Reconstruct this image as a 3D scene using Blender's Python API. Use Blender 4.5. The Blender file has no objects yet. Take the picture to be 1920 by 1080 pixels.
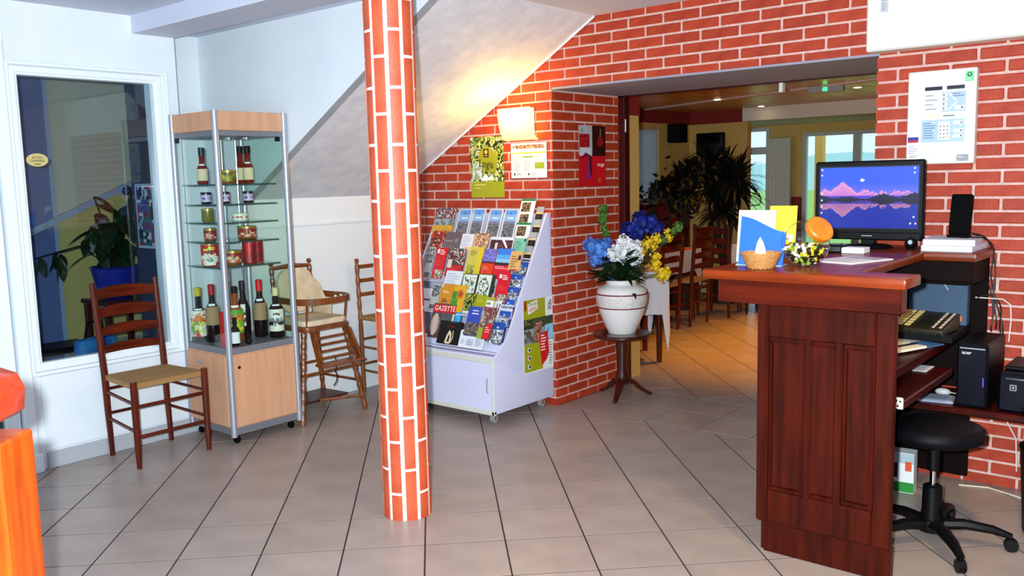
import bpy, bmesh, math, random
from mathutils import Vector, Matrix
random.seed(7)
SC = bpy.context.scene
COL = SC.collection
PI = math.pi

# ------------------------------------------------------------------ camera, world, big lights, exposure
CAM_H = 1.5
F_PX, PITCH, ROLL, YAW = 1661.16, 0.123328, -0.0239645, math.radians(40)
def _camera():
    cp, sp, cr, sr = math.cos(PITCH), math.sin(PITCH), math.cos(ROLL), math.sin(ROLL)
    r, fw, u = Vector((1, 0, 0)), Vector((0, cp, -sp)), Vector((0, sp, cp))
    r2, u2 = cr * r + sr * u, -sr * r + cr * u
    rz = Matrix.Rotation(YAW, 3, 'Z')
    r2, u2, fw = rz @ r2, rz @ u2, rz @ fw
    m = Matrix.Identity(4)
    for i in range(3):
        m[i][0], m[i][1], m[i][2] = r2[i], u2[i], -fw[i]
    m[2][3] = CAM_H
    cd = bpy.data.cameras.new('camera'); cd.sensor_width = 36; cd.lens = F_PX / 1920 * 36
    cd.clip_start = .05; cd.clip_end = 500
    o = bpy.data.objects.new('camera', cd); COL.objects.link(o); o.matrix_world = m
    SC.camera = o
    return r2, u2, fw
CAM_R, CAM_U, CAM_F = _camera()
def to_px(p):
    d = Vector(p) - Vector((0, 0, CAM_H)); z = d.dot(CAM_F)
    if z < .1: return None
    return 960 + F_PX * d.dot(CAM_R) / z, 540 - F_PX * d.dot(CAM_U) / z

W = bpy.data.worlds.new('daylight'); SC.world = W; W.use_nodes = True
bg = W.node_tree.nodes['Background']
bg.inputs[0].default_value = (.62, .82, 1.0, 1); bg.inputs[1].default_value = 1.5
SC.cycles.transparent_max_bounces = 40

def light(name, kind, loc, power, color, size=.1, target=None, spot=None, blend=.6, shape=None):
    d = bpy.data.lights.new(name, kind); d.energy = power; d.color = color
    if kind == 'AREA':
        d.size = size
        if shape: d.shape = shape
    else: d.shadow_soft_size = size
    if kind == 'SPOT': d.spot_size = math.radians(spot); d.spot_blend = blend
    o = bpy.data.objects.new(name, d); COL.objects.link(o); o.location = loc
    if target is not None:
        o.rotation_euler = (Vector(target) - Vector(loc)).to_track_quat('-Z', 'Y').to_euler()
    return o
# the photographer's flash, just left of and above the lens
FL = Vector((0, 0, CAM_H)) - CAM_R * .085 + CAM_U * .05
light('camera_flash', 'AREA', FL, 258, (.85, .945, 1.0), .05, FL + CAM_F, shape='DISK')
SC.view_settings.view_transform = 'Standard'; SC.view_settings.look = 'None'
SC.view_settings.gamma = 1; SC.view_settings.use_curve_mapping = False
SC.view_settings.exposure = 0.0

# ------------------------------------------------------------------ materials
def lin(c):
    if isinstance(c, str): c = tuple(int(c[i:i + 2], 16) for i in (0, 2, 4))
    return tuple(((v / 255) / 12.92 if v / 255 <= .04045 else ((v / 255 + .055) / 1.055) ** 2.4) for v in c) + (1,)
MATS = {}
def mat(name, c=(200, 200, 200), rough=.5, metal=0, spec=.5, c2=None, nscale=8, stretch=None, bump=0, bscale=60, emit=None, estr=0,
        coat=0, rnd=0, detail=4):
    if name in MATS: return MATS[name]
    m = bpy.data.materials.new(name); m.use_nodes = True; nt = m.node_tree; N = nt.nodes; L = nt.links
    p = N['Principled BSDF']; p.inputs['Roughness'].default_value = rough; p.inputs['Metallic'].default_value = metal
    p.inputs['Specular IOR Level'].default_value = spec; p.inputs['Coat Weight'].default_value = coat
    p.inputs['Coat Roughness'].default_value = .08
    p.inputs['Base Color'].default_value = lin(c)
    tc = None
    if c2 or bump:
        tc = N.new('ShaderNodeTexCoord'); mp = N.new('ShaderNodeMapping'); L.new(tc.outputs['Object'], mp.inputs[0])
        if stretch: mp.inputs['Scale'].default_value = stretch
    out = None
    if c2:
        no = N.new('ShaderNodeTexNoise'); no.inputs['Scale'].default_value = nscale; no.inputs['Detail'].default_value = detail
        L.new(mp.outputs[0], no.inputs['Vector'])
        rp = N.new('ShaderNodeValToRGB'); rp.color_ramp.elements[0].position = .32; rp.color_ramp.elements[1].position = .68
        rp.color_ramp.elements[0].color = lin(c); rp.color_ramp.elements[1].color = lin(c2)
        L.new(no.outputs['Fac'], rp.inputs[0]); out = rp.outputs[0]
    if rnd:
        oi = N.new('ShaderNodeObjectInfo'); mr = N.new('ShaderNodeMapRange')
        mr.inputs['To Min'].default_value = 1 - rnd; mr.inputs['To Max'].default_value = 1 + rnd * .6
        L.new(oi.outputs['Random'], mr.inputs['Value'])
        hs = N.new('ShaderNodeHueSaturation'); L.new(mr.outputs[0], hs.inputs['Value'])
        if out: L.new(out, hs.inputs['Color'])
        else: hs.inputs['Color'].default_value = lin(c)
        out = hs.outputs[0]
    if out: L.new(out, p.inputs['Base Color'])
    if bump:
        nb = N.new('ShaderNodeTexNoise'); nb.inputs['Scale'].default_value = bscale; nb.inputs['Detail'].default_value = 5
        L.new(mp.outputs[0], nb.inputs['Vector'])
        bp = N.new('ShaderNodeBump'); bp.inputs['Strength'].default_value = bump; bp.inputs['Distance'].default_value = .01
        L.new(nb.outputs['Fac'], bp.inputs['Height']); L.new(bp.outputs[0], p.inputs['Normal'])
    if emit is not None:
        p.inputs['Emission Color'].default_value = lin(emit); p.inputs['Emission Strength'].default_value = estr
    MATS[name] = m
    return m
def wood(name, c, c2, rough=.35, axis='z', scale=1.0, coat=0, rnd=0, spec=.35):
    s = {'z': (9, 9, .8), 'x': (.8, 9, 9), 'y': (9, .8, 9)}[axis]
    return mat(name, c, rough, c2=c2, nscale=4 * scale, stretch=s, bump=.08, bscale=30, coat=coat, rnd=rnd, detail=6, spec=spec)
def glass(name, tint=(235, 250, 245), ior=1.5, rough=0.0):
    if name in MATS: return MATS[name]
    m = bpy.data.materials.new(name); m.use_nodes = True; nt = m.node_tree; N = nt.nodes; L = nt.links
    N.remove(N['Principled BSDF'])
    t = N.new('ShaderNodeBsdfTransparent'); t.inputs[0].default_value = lin(tint)
    g = N.new('ShaderNodeBsdfGlossy'); g.inputs['Roughness'].default_value = rough
    lw = N.new('ShaderNodeLayerWeight'); pw = N.new('ShaderNodeMath'); pw.operation = 'POWER'; pw.inputs[1].default_value = 5
    f0 = ((ior - 1) / (ior + 1)) ** 2
    f = N.new('ShaderNodeMath'); f.operation = 'MULTIPLY_ADD'; f.inputs[1].default_value = 1 - f0; f.inputs[2].default_value = f0
    L.new(lw.outputs['Facing'], pw.inputs[0]); L.new(pw.outputs[0], f.inputs[0])
    x = N.new('ShaderNodeMixShader'); L.new(f.outputs[0], x.inputs[0]); L.new(t.outputs[0], x.inputs[1]); L.new(g.outputs[0], x.inputs[2])
    L.new(x.outputs[0], N['Material Output'].inputs[0]); MATS[name] = m
    return m
def printmat(name, rough=.45, emit=0, coat=0):
    if name in MATS: return MATS[name]
    m = bpy.data.materials.new(name); m.use_nodes = True; nt = m.node_tree; N = nt.nodes; L = nt.links
    p = N['Principled BSDF']; p.inputs['Roughness'].default_value = rough; p.inputs['Coat Weight'].default_value = coat
    a = N.new('ShaderNodeAttribute'); a.attribute_name = 'Col'
    if emit:
        p.inputs['Base Color'].default_value = (.01, .01, .01, 1)
        L.new(a.outputs['Color'], p.inputs['Emission Color']); p.inputs['Emission Strength'].default_value = emit
    else: L.new(a.outputs['Color'], p.inputs['Base Color'])
    MATS[name] = m
    return m

# ------------------------------------------------------------------ mesh builder
class MB:
    def __init__(s): s.v, s.f, s.c, s.M, s.col = [], [], [], None, (255, 255, 255)
    def add(s, vs, fs, cols=None):
        o = len(s.v)
        s.v += [tuple(s.M @ Vector(p)) if s.M is not None else tuple(p) for p in vs]
        s.f += [tuple(i + o for i in f) for f in fs]
        s.c += cols if cols else [s.col] * len(fs)
        return s
    def box(s, x0, x1, y0, y1, z0, z1):
        return s.add([(x0, y0, z0), (x1, y0, z0), (x1, y1, z0), (x0, y1, z0), (x0, y0, z1), (x1, y0, z1), (x1, y1, z1), (x0, y1, z1)],
              [(3, 2, 1, 0), (4, 5, 6, 7), (0, 1, 5, 4), (1, 2, 6, 5), (2, 3, 7, 6), (3, 0, 4, 7)])
    def cbox(s, x0, x1, y0, y1, z0, z1, b=.004):
        b = min(b, (x1 - x0) * .45, (y1 - y0) * .45, (z1 - z0) * .45)
        X, Y, Z = (x0, x1), (y0, y1), (z0, z1); vs = []; ix = {}
        for i in (0, 1):
            for j in (0, 1):
                for k in (0, 1):
                    for a in range(3):
                        p = [X[i], Y[j], Z[k]]
                        for q, t in ((0, i), (1, j), (2, k)):
                            if q != a: p[q] += b if t == 0 else -b
                        ix[i, j, k, a] = len(vs); vs.append(p)
        fs = []
        for a in range(3):
            o = [q for q in range(3) if q != a]
            for t in (0, 1):
                idx = []
                for (m, n) in ((0, 0), (1, 0), (1, 1), (0, 1)):
                    key = [0, 0, 0]; key[a] = t; key[o[0]] = m; key[o[1]] = n
                    idx.append(ix[tuple(key) + (a,)])
                fs.append(tuple(idx) if (t == 1) == (a != 1) else tuple(reversed(idx)))
        for a in range(3):  # edges along axis a
            o = [q for q in range(3) if q != a]
            for m in (0, 1):
                for n in (0, 1):
                    k0 = [0, 0, 0]; k0[o[0]] = m; k0[o[1]] = n; k1 = list(k0); k1[a] = 1
                    fs.append((ix[tuple(k0) + (o[0],)], ix[tuple(k0) + (o[1],)], ix[tuple(k1) + (o[1],)], ix[tuple(k1) + (o[0],)]))
        for i in (0, 1):
            for j in (0, 1):
                for k in (0, 1): fs.append((ix[i, j, k, 0], ix[i, j, k, 1], ix[i, j, k, 2]))
        return s.add(vs, fs)
    def tube(s, pts, r, n=8, caps=True, flat=1.0):
        pts = [Vector(p) for p in pts]; rs = r if isinstance(r, (list, tuple)) else [r] * len(pts)
        vs, fs = [], []
        up = Vector((0, 0, 1)); d0 = (pts[1] - pts[0]).normalized()
        if abs(d0.z) > .95: up = Vector((1, 0, 0))
        x = d0.cross(up).normalized()
        for i, p in enumerate(pts):
            d = ((pts[min(i + 1, len(pts) - 1)] - pts[max(i - 1, 0)])).normalized()
            x = (x - d * x.dot(d)).normalized(); y = d.cross(x)
            for k in range(n):
                a = 2 * PI * k / n
                vs.append(p + x * math.cos(a) * rs[i] + y * math.sin(a) * rs[i] * flat)
        for i in range(len(pts) - 1):
            for k in range(n):
                a, b = i * n + k, i * n + (k + 1) % n
                fs.append((a, b, b + n, a + n))
        if caps: fs += [tuple(reversed(range(n))), tuple(range((len(pts) - 1) * n, len(pts) * n))]
        return s.add(vs, fs)
    def lathe(s, prof, n=20, c=(0, 0, 0), caps=True, M=None):
        vs, fs = [], []
        for r, z in prof:
            for k in range(n):
                a = 2 * PI * k / n; p = Vector((r * math.cos(a), r * math.sin(a), z))
                if M is not None: p = M @ p
                vs.append(p + Vector(c))
        for i in range(len(prof) - 1):
            for k in range(n):
                a, b = i * n + k, i * n + (k + 1) % n
                fs.append((a, b, b + n, a + n))
        if caps: fs += [tuple(reversed(range(n))), tuple(range((len(prof) - 1) * n, len(prof) * n))]
        return s.add(vs, fs)
    def prism(s, poly, vec):
        n = len(poly); vec = Vector(vec); P = [Vector(p) for p in poly]
        return s.add(P + [p + vec for p in P], [tuple(reversed(range(n))), tuple(range(n, 2 * n))] +
              [(i, (i + 1) % n, n + (i + 1) % n, n + i) for i in range(n)])
    def quad(s, pts, col=None): return s.add(pts, [tuple(range(len(pts)))], [col] if col else None)
    def blob(s, c, r, n=10, m=6, jit=0, seed=0, sc=(1, 1, 1)):
        rr = random.Random(seed); vs, fs = [], []
        for i in range(m + 1):
            t = PI * i / m
            for k in range(n):
                a = 2 * PI * k / n; q = r * (1 + jit * (rr.random() - .5))
                vs.append((c[0] + q * math.sin(t) * math.cos(a) * sc[0], c[1] + q * math.sin(t) * math.sin(a) * sc[1], c[2] + q * math.cos(t) * sc[2]))
        for i in range(m):
            for k in range(n):
                a, b = i * n + k, i * n + (k + 1) % n
                fs.append((a, a + n, b + n, b))
        return s.add(vs, fs)
    def mesh(s, name, m, angle=35, bevel=0, smooth=True):
        me = bpy.data.meshes.new(name); me.from_pydata(s.v, [], s.f)
        if any(c != s.c[0] for c in s.c) or (m and m.name.startswith('print')) or (m and m.name.startswith('screen')):
            at = me.color_attributes.new('Col', 'FLOAT_COLOR', 'CORNER')
            cache = {}; i = 0; data = []
            for f, c in zip(s.f, s.c):
                if c not in cache: cache[c] = lin(c)
                data += list(cache[c]) * len(f)
            at.data.foreach_set('color', data)
        bm = bmesh.new(); bm.from_mesh(me)
        if bevel:
            bmesh.ops.remove_doubles(bm, verts=bm.verts, dist=1e-5)
            es = [e for e in bm.edges if len(e.link_faces) == 2 and e.calc_face_angle(0) > .5]
            bmesh.ops.bevel(bm, geom=es, offset=bevel, segments=2, affect='EDGES', profile=.6)
        bmesh.ops.recalc_face_normals(bm, faces=bm.faces)
        bm.to_mesh(me); bm.free()
        if smooth:
            for p in me.polygons: p.use_smooth = True
            me.set_sharp_from_angle(angle=math.radians(angle))
        if m: me.materials.append(m)
        return me
    def build(s, name, m, parent=None, **k):
        o = bpy.data.objects.new(name, s.mesh(name, m, **k)); COL.objects.link(o)
        if parent is not None: o.parent = parent
        return o
def B(*a, b=.003): return MB().cbox(*a, b=b)
def tag(o, label=None, cat=None, group=None, kind=None):
    if label: o['label'] = label
    if cat: o['category'] = cat
    if group: o['group'] = group
    if kind: o['kind'] = kind
    return o
def thing(name, label, cat, loc=(0, 0, 0), rz=0, group=None, kind=None):
    o = bpy.data.objects.new(name, None); COL.objects.link(o); o.location = loc; o.rotation_euler = (0, 0, rz)
    o.empty_display_size = .05
    return tag(o, label, cat, group, kind)
def link_copy(me, name, parent=None, loc=(0, 0, 0), rot=(0, 0, 0), scale=(1, 1, 1)):
    o = bpy.data.objects.new(name, me); COL.objects.link(o); o.location = loc; o.rotation_euler = rot; o.scale = scale
    if parent is not None: o.parent = parent
    return o
def dup(root, loc, rz, label):
    r = root.copy(); COL.objects.link(r); r.location = loc; r.rotation_euler = (0, 0, rz); r['label'] = label
    for ch in list(root.children):
        c = ch.copy(); COL.objects.link(c); c.parent = r
        for g in list(ch.children):
            d = g.copy(); COL.objects.link(d); d.parent = c
    return r
def text(s, size, loc, m, parent=None, rot=(PI / 2, 0, 0), align='CENTER', ext=.0002, name='lettering', sx=1):
    cu = bpy.data.curves.new(name, 'FONT'); cu.body = s; cu.size = size; cu.align_x = align; cu.align_y = 'CENTER'; cu.extrude = ext
    cu.resolution_u = 3
    t = bpy.data.objects.new(name, cu); COL.objects.link(t)
    me = bpy.data.meshes.new_from_object(t); bpy.data.objects.remove(t); bpy.data.curves.remove(cu)
    me.materials.clear(); me.materials.append(m)
    o = bpy.data.objects.new(name, me); COL.objects.link(o); o.location = loc; o.rotation_euler = rot; o.scale = (sx, 1, 1)
    if parent is not None: o.parent = parent
    return o
def clip(poly, hp):
    """clip 2D polygon by half planes (a,b,c): a*x+b*y<=c"""
    for a, b, c in hp:
        out = []
        for i, p in enumerate(poly):
            q = poly[(i + 1) % len(poly)]
            dp, dq = a * p[0] + b * p[1] - c, a * q[0] + b * q[1] - c
            if dp <= 0: out.append(p)
            if dp * dq < 0:
                t = dp / (dp - dq); out.append((p[0] + t * (q[0] - p[0]), p[1] + t * (q[1] - p[1])))
        poly = out
        if len(poly) < 3: return []
    return poly
def area(p): return abs(sum(p[i][0] * p[(i + 1) % len(p)][1] - p[(i + 1) % len(p)][0] * p[i][1] for i in range(len(p)))) / 2

# palette
M_WHITE = mat('white_wall_paint', (233, 240, 244), .55, c2=(225, 233, 239), nscale=3, bump=.12, bscale=120)
M_GLOSS = mat('white_gloss_paint', (236, 244, 248), .3)
M_CEIL = mat('ceiling_paint', (205, 210, 226), .8, bump=.1, bscale=150)
M_PLAST = mat('sponged_grey_plaster', (212, 215, 224), .7, c2=(232, 233, 238), nscale=9, bump=.35, bscale=26, detail=8)
M_MORTAR = mat('pinkish_mortar', (228, 190, 178), .9, c2=(205, 165, 155), nscale=30, bump=.2, bscale=200)
M_BRICK = mat('red_clay_brick', (186, 63, 27), .62, c2=(164, 47, 19), nscale=14, bump=.25, bscale=90, rnd=.13)
M_MORTW = mat('white_mortar', (244, 238, 234), .85, bump=.1, bscale=200)
M_BRICKC = mat('orange_clay_brick', (202, 88, 50), .5, c2=(186, 74, 40), nscale=12, bump=.2, bscale=90, rnd=.06)
M_TILE = mat('beige_stone_tile', (166, 150, 141), .34, c2=(152, 137, 129), nscale=5, rnd=.05, bump=.03, bscale=40)
M_GROUT = mat('dark_grout', (40, 33, 32), .9)
M_SKIRT = mat('grey_skirting_tile', (176, 180, 186), .4, rnd=.03)
M_CHAIRW = wood('dark_cherry_wood', (100, 33, 11), (58, 14, 5), .26, coat=.08, spec=.25)
M_CHAIRX = wood('dark_cherry_wood_rail', (100, 33, 11), (58, 14, 5), .26, 'y', coat=.08, spec=.25)
M_COUNT = wood('mahogany_panel', (70, 17, 5), (42, 9, 3), .36, 'z', .9, spec=.14)
M_COUNTX = wood('mahogany_top_warm_lit', (136, 52, 8), (92, 28, 5), .28, 'x', .7, spec=.22)  # orange tone carries the warm light falling on the counter top
M_COUNTY = wood('mahogany_board', (72, 15, 6), (40, 7, 4), .34, 'y', .7, spec=.2)
M_INNER = wood('black_stained_wood', (20, 6, 5), (10, 4, 3), .6, 'x', .7, spec=.08)
M_ALU = mat('brushed_aluminium', (176, 180, 190), .36, metal=.55)
M_ALUD = mat('grey_metal_panel', (128, 130, 138), .45, metal=.3)
M_BEECH = wood('beech_veneer', (212, 162, 126), (200, 148, 112), .45, 'z', .8)
M_CHROME = mat('chrome', (205, 210, 215), .12, metal=1)
M_BLACK = mat('black_plastic', (6, 6, 8), .45, spec=.2)
M_BLACKM = mat('matt_black', (4, 4, 5), .8, spec=.1)
M_NAVY = mat('dark_blue_plastic', (5, 7, 22), .4, spec=.2)
M_PAPER = mat('white_paper', (236, 236, 238), .7)
M_LAQ = mat('white_laminate', (214, 214, 238), .4)
M_PLASW = mat('white_plastic', (228, 226, 212), .35)
M_GLASS = glass('clear_window_glass', (232, 240, 242), 1.5)
M_CGLASS = glass('cabinet_glass', (247, 253, 251), 1.4)
M_SHELFG = glass('glass_shelf', (232, 248, 243), 1.45)
M_EDGEG = mat('glass_edge_green', (40, 78, 72), .15)
M_JARG = glass('jar_glass', (250, 252, 250), 1.6)
M_PRINT = printmat('print_sheet', .4)
M_RUSH = mat('woven_rush', (186, 142, 82), .8, c2=(142, 104, 54), nscale=60, stretch=(1, 12, 1), bump=.5, bscale=160)
M_CABLE = mat('black_cable', (10, 10, 12), .5)
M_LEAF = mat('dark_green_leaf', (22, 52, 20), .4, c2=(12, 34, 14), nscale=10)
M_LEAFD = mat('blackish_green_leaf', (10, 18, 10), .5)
M_YWALL = mat('ochre_yellow_wall', (206, 168, 90), .8, bump=.1, bscale=80)
M_RWALL = mat('brick_red_wall_paint', (140, 28, 16), .7, c2=(120, 22, 14), nscale=20)
M_DKRED = wood('dark_red_door_wood', (70, 10, 8), (48, 6, 6), .3)
M_TEXT_BK = mat('black_ink', (20, 18, 20), .5)
M_TEXT_WH = mat('white_ink', (244, 244, 240), .5)
M_TEXT_RD = mat('red_ink', (200, 30, 40), .5)
M_TEXT_DB = mat('dark_brown_ink', (62, 30, 22), .5)
M_TEXT_GN = mat('green_ink', (70, 120, 50), .5)

# ------------------------------------------------------------------ the room shell
DW, WY, CEIL = -4.93, 4.56, 2.46
BACK_Y, RIGHT_X = -2.6, 2.4
def struct(name, mb, m, parent=None, **k):
    o = mb.build(name, m, parent, **k)
    if parent is None: o['kind'] = 'structure'
    return o
# ceiling with beam
struct('ceiling', MB().box(-7.0, RIGHT_X + .2, BACK_Y, 4.64, CEIL, CEIL + .1), M_CEIL)
struct('trim_ceiling_beam', MB().box(DW - .02, RIGHT_X, 2.587, 2.842, 2.362, CEIL + .02), M_CEIL)
# door wall with openings for the window (Y 1.93..2.70) and the door (Y .9..1.82)
w = MB()
for (a, b, z0, z1) in ((1.92, 2.70, 0, .56), (1.92, 2.70, 2.095, CEIL), (2.70, 2.842, 0, CEIL), (.85, 1.92, 2.2, CEIL), (BACK_Y, .85, 0, CEIL), (1.84, 1.92, 0, 2.2)):
    w.box(DW - .12, DW, a, b, z0, z1)
struct('wall_left', w, M_WHITE)
struct('wall_hall_end', MB().box(-5.45, DW - .12, 2.785, 2.80, 0, CEIL), mat('dark_reflection_tone', (44, 54, 76), .6))  # thin facing, its dark colour stands in for reflections in the window pane
struct('wall_niche', MB().box(-5.45, -5.37, 2.80, 3.30, 0, CEIL).box(-5.37, DW - .12, 2.80, 2.842, 0, CEIL), M_WHITE)
SOF = lambda x: 1.40 + .586 * (x + 4.93)
# stair side wall (white) with the sloping lower edge
struct('wall_stair_side', MB().prism([(-5.37, 3.26, 0), (-4.93, 3.26, 0), (-4.93, 3.26, SOF(-4.93)), (-3.12, 3.26, SOF(-3.12)), (-3.12, 3.26, CEIL + .01), (-5.37, 3.26, CEIL + .01)], (0, .06, 0)), M_WHITE)
struct('ceiling_stair_soffit', MB().prism([(-4.95, 3.262, SOF(-4.95)), (-3.12, 3.262, SOF(-3.12)), (-3.12, 3.262, CEIL + .06), (-4.95, 3.262, SOF(-4.95) + .12)], (0, 1.40, 0)), M_PLAST)
struct('wall_back', MB().box(DW - .1, DW, 3.32, 4.66, 0, 1.52), M_GLOSS)
t = MB().cbox(DW, DW + .012, 3.32, 4.56, 1.212, 1.232, b=.004); struct('trim_wainscot', t, M_GLOSS)
struct('trim_soffit_edge', MB().prism([(-4.93, 4.553, SOF(-4.93) - .012), (-3.12, 4.553, SOF(-3.12) - .012), (-3.12, 4.553, SOF(-3.12) + .004), (-4.93, 4.553, SOF(-4.93) + .004)], (0, -.006, 0)), M_WHITE)
struct('wall_front', MB().box(-5.05, RIGHT_X, BACK_Y - .1, BACK_Y, 0, .35).box(-5.05, RIGHT_X, BACK_Y - .1, BACK_Y, 2.25, CEIL).box(-5.05, -4.5, BACK_Y - .1, BACK_Y, .35, 2.25).box(1.6, RIGHT_X, BACK_Y - .1, BACK_Y, .35, 2.25), M_WHITE)  # unseen wall, its opening sized to set how much daylight enters
struct('wall_right', MB().box(RIGHT_X, RIGHT_X + .1, BACK_Y, 4.66, 0, CEIL), M_WHITE)

# brick walls: mortar body plus single bricks
BP, BC, BZ0 = .235, .0623, .0505
def brick_mesh(l, h, d=.012, b=.003): return MB().cbox(0, l, 0, d, 0, h, b=b).mesh('brick', M_BRICK)
BR_FULL = brick_mesh(BP - .013, BC - .012)
BR_ALT = brick_mesh(BP - .013, BC - .012, b=.0045)
def lay(parent, fixed, axis, u0, u1, z0, z1, ph, hp=()):
    """courses of bricks on a wall face; axis 'x': face towards -y at y=fixed; axis 'y': face towards +x at x=fixed"""
    k0 = int(math.floor((z0 - BZ0) / BC)) - 1
    for k in range(k0, k0 + 60):
        zb, zt = BZ0 + k * BC + .006, BZ0 + (k + 1) * BC - .006
        if zb > z1 or zt < z0: continue
        off = ph + (BP / 2 if k % 2 else 0)
        n0 = int(math.floor((u0 - off) / BP)) - 1
        for n in range(n0, n0 + int((u1 - u0) / BP) + 4):
            a, b = off + n * BP + .0065, off + (n + 1) * BP - .0065
            full = [(a, zb), (b, zb), (b, zt), (a, zt)]
            pl = clip(full, [(-1, 0, -u0), (1, 0, u1), (0, -1, -z0), (0, 1, z1)] + list(hp))
            if not pl or area(pl) < 4e-4: continue
            if abs(area(pl) - area(full)) < 1e-7:
                o = link_copy(BR_FULL if random.random() < .6 else BR_ALT, 'brick', parent)
                if axis == 'x': o.location = (a, fixed, zb)
                else: o.location = (fixed, a, zb); o.rotation_euler = (0, 0, PI / 2)
            else:
                mb = MB()
                if axis == 'x': mb.prism([(u, fixed, z) for u, z in pl], (0, .012, 0))
                else: mb.prism([(fixed, u, z) for u, z in pl], (-.012, 0, 0))
                mb.build('brick', M_BRICK, parent)
JX, RX, LZ = -3.46, -1.46, 2.05
wl = struct('wall_brick_left', MB().box(DW, JX - .006, WY + .006, 5.33, 0, CEIL + .1), M_MORTAR)
lay(wl, WY, 'x', DW, JX, 0, CEIL, -3.243, [(-.586, 1, 1.40 + .586 * 4.93 - .008)])
lay(wl, JX, 'y', WY + .012, 5.33, 0, LZ, 4.684)
wt = struct('wall_brick_lintel', MB().box(JX - .006, RX + .006, WY + .006, 5.33, LZ + .012, CEIL + .1), M_MORTAR)
lay(wt, WY, 'x', JX, RX, LZ + .008, CEIL, -3.243)
struct('trim_lintel_soffit', MB().box(JX, RX + .012, WY - .002, 5.33, LZ, LZ + .012), mat('soffit_board', (150, 150, 164), .6))
wr = struct('wall_brick_right', MB().box(RX + .006, RIGHT_X, WY + .006, 5.33, 0, CEIL + .1), M_MORTAR)
lay(wr, WY, 'x', RX, .3, 0, CEIL, -3.243)

# ------------------------------------------------------------------ floor: single tiles
TS = .3333
lob = struct('floor', MB().box(DW - .5, RIGHT_X, BACK_Y, WY + .03, -.06, -.0013), M_GROUT)
TILE = MB().cbox(-TS / 2 + .0034, TS / 2 - .0034, -TS / 2 + .0034, TS / 2 - .0034, -.02, 0, b=.0004).mesh('tile', M_TILE)
def tiles(parent, org, ang, rect, limit, stuff_name='tile_field', bound=None):
    ca, sa = math.cos(ang), math.sin(ang); out = []
    x0, x1, y0, y1 = rect
    hp = [(-1, 0, -x0), (1, 0, x1), (0, -1, -y0), (0, 1, y1)]
    for i in range(-40, 41):
        for j in range(-40, 41):
            u, v = (i + .5) * TS, (j + .5) * TS
            c = (org[0] + u * ca - v * sa, org[1] + u * sa + v * ca)
            h = TS / 2 - .0028
            sq = [(c[0] + p * h * ca - q * h * sa, c[1] + p * h * sa + q * h * ca) for p, q in ((-1, -1), (1, -1), (1, 1), (-1, 1))]
            pl = clip(sq, hp)
            if not pl or area(pl) < 2e-4: continue
            px = to_px((c[0], c[1], 0)); vis = px is not None and -150 < px[0] < 2070 and 300 < px[1] < 1250
            d = math.hypot(*c)
            out.append((not vis, d, c, sq, pl))
    out.sort(key=lambda e: (e[0], e[1])); rest = MB(); nrest = 0
    for n, (nv, d, c, sq, pl) in enumerate(out):
        fullt = abs(area(pl) - area(sq)) < 1e-6
        if not nv and n < limit:
            if fullt: link_copy(TILE, 'tile', parent, (c[0], c[1], 0), (0, 0, ang))
            else: MB().prism([(x, y, -.02) for x, y in pl], (0, 0, .02)).build('tile', M_TILE, parent)
        else: rest.prism([(x, y, -.02) for x, y in pl], (0, 0, .02)); nrest += 1
    if nrest: tag(rest.build(stuff_name, M_TILE, parent), kind='stuff')
tiles(lob, (-3.027, 2.917), PI / 4, (DW, RIGHT_X, BACK_Y, WY + .025), 235)
# threshold: two straight rows in the opening
k = 0
for r in range(2):
    for c_ in range(7):
        x0, x1 = -2.79 + (c_ - 3) * TS, -2.79 + (c_ - 2) * TS
        x0, x1 = max(x0, JX + .004), min(x1, RX - .002)
        if x1 - x0 < .02: continue
        y0 = WY + .028 + r * TS
        MB().cbox(x0 + .0028, x1 - .0028, y0 + .0028, y0 + TS - .0028, -.02, 0, b=.0004).build('tile', M_TILE, lob)
DIN = struct('floor_dining', MB().box(-6.4, -1.0, WY + .03, 12.1, -.06, -.0013), M_GROUT)
tiles(DIN, (-2.80, 5.255), PI / 4, (-6.3, -1.1, 5.255, 12.0), 290)

# skirting tiles along the door wall
sk = struct('baseboard_left', MB().box(DW, DW + .006, 1.99, 2.842, 0, .085), mat('skirting_grout', (120, 120, 124), .9))
y = 1.93
for y1 in (2.258, 2.588, 2.842):
    MB().cbox(DW + .004, DW + .014, y + .001, y1 - .001, 0, .09, b=.002).build('tile', M_SKIRT, sk); y = y1

# interior window on the left wall
w1 = thing('window_1', None, None, (0, 0, 0), kind='structure')
fr = MB()
def frame_yz(mb, x0, x1, y0, y1, z0, z1, t, b=.004):
    mb.cbox(x0, x1, y0, y0 + t, z0, z1, b=b); mb.cbox(x0, x1, y1 - t, y1, z0, z1, b=b)
    mb.cbox(x0, x1, y0 + t, y1 - t, z0, z0 + t, b=b); mb.cbox(x0, x1, y0 + t, y1 - t, z1 - t, z1, b=b)
    return mb
frame_yz(MB(), DW - .06, DW + .014, 1.905, 2.735, .535, 2.135, .034).build('window_frame', M_GLOSS, w1)
frame_yz(MB(), DW - .03, DW + .022, 1.888, 2.775, .512, 2.158, .020).build('outer_moulding', M_GLOSS, w1)
frame_yz(MB(), DW - .045, DW + .006, 1.935, 2.705, .563, 2.105, .016).build('glazing_bead', M_GLOSS, w1)
MB().box(DW - .038, DW - .032, 1.945, 2.695, .573, 2.095).build('window_pane', M_GLASS, w1)
MB().cbox(DW + .001, DW + .010, 1.93, 2.80, .10, .508, b=.002).build('lower_panel', M_WHITE, w1)
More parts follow.
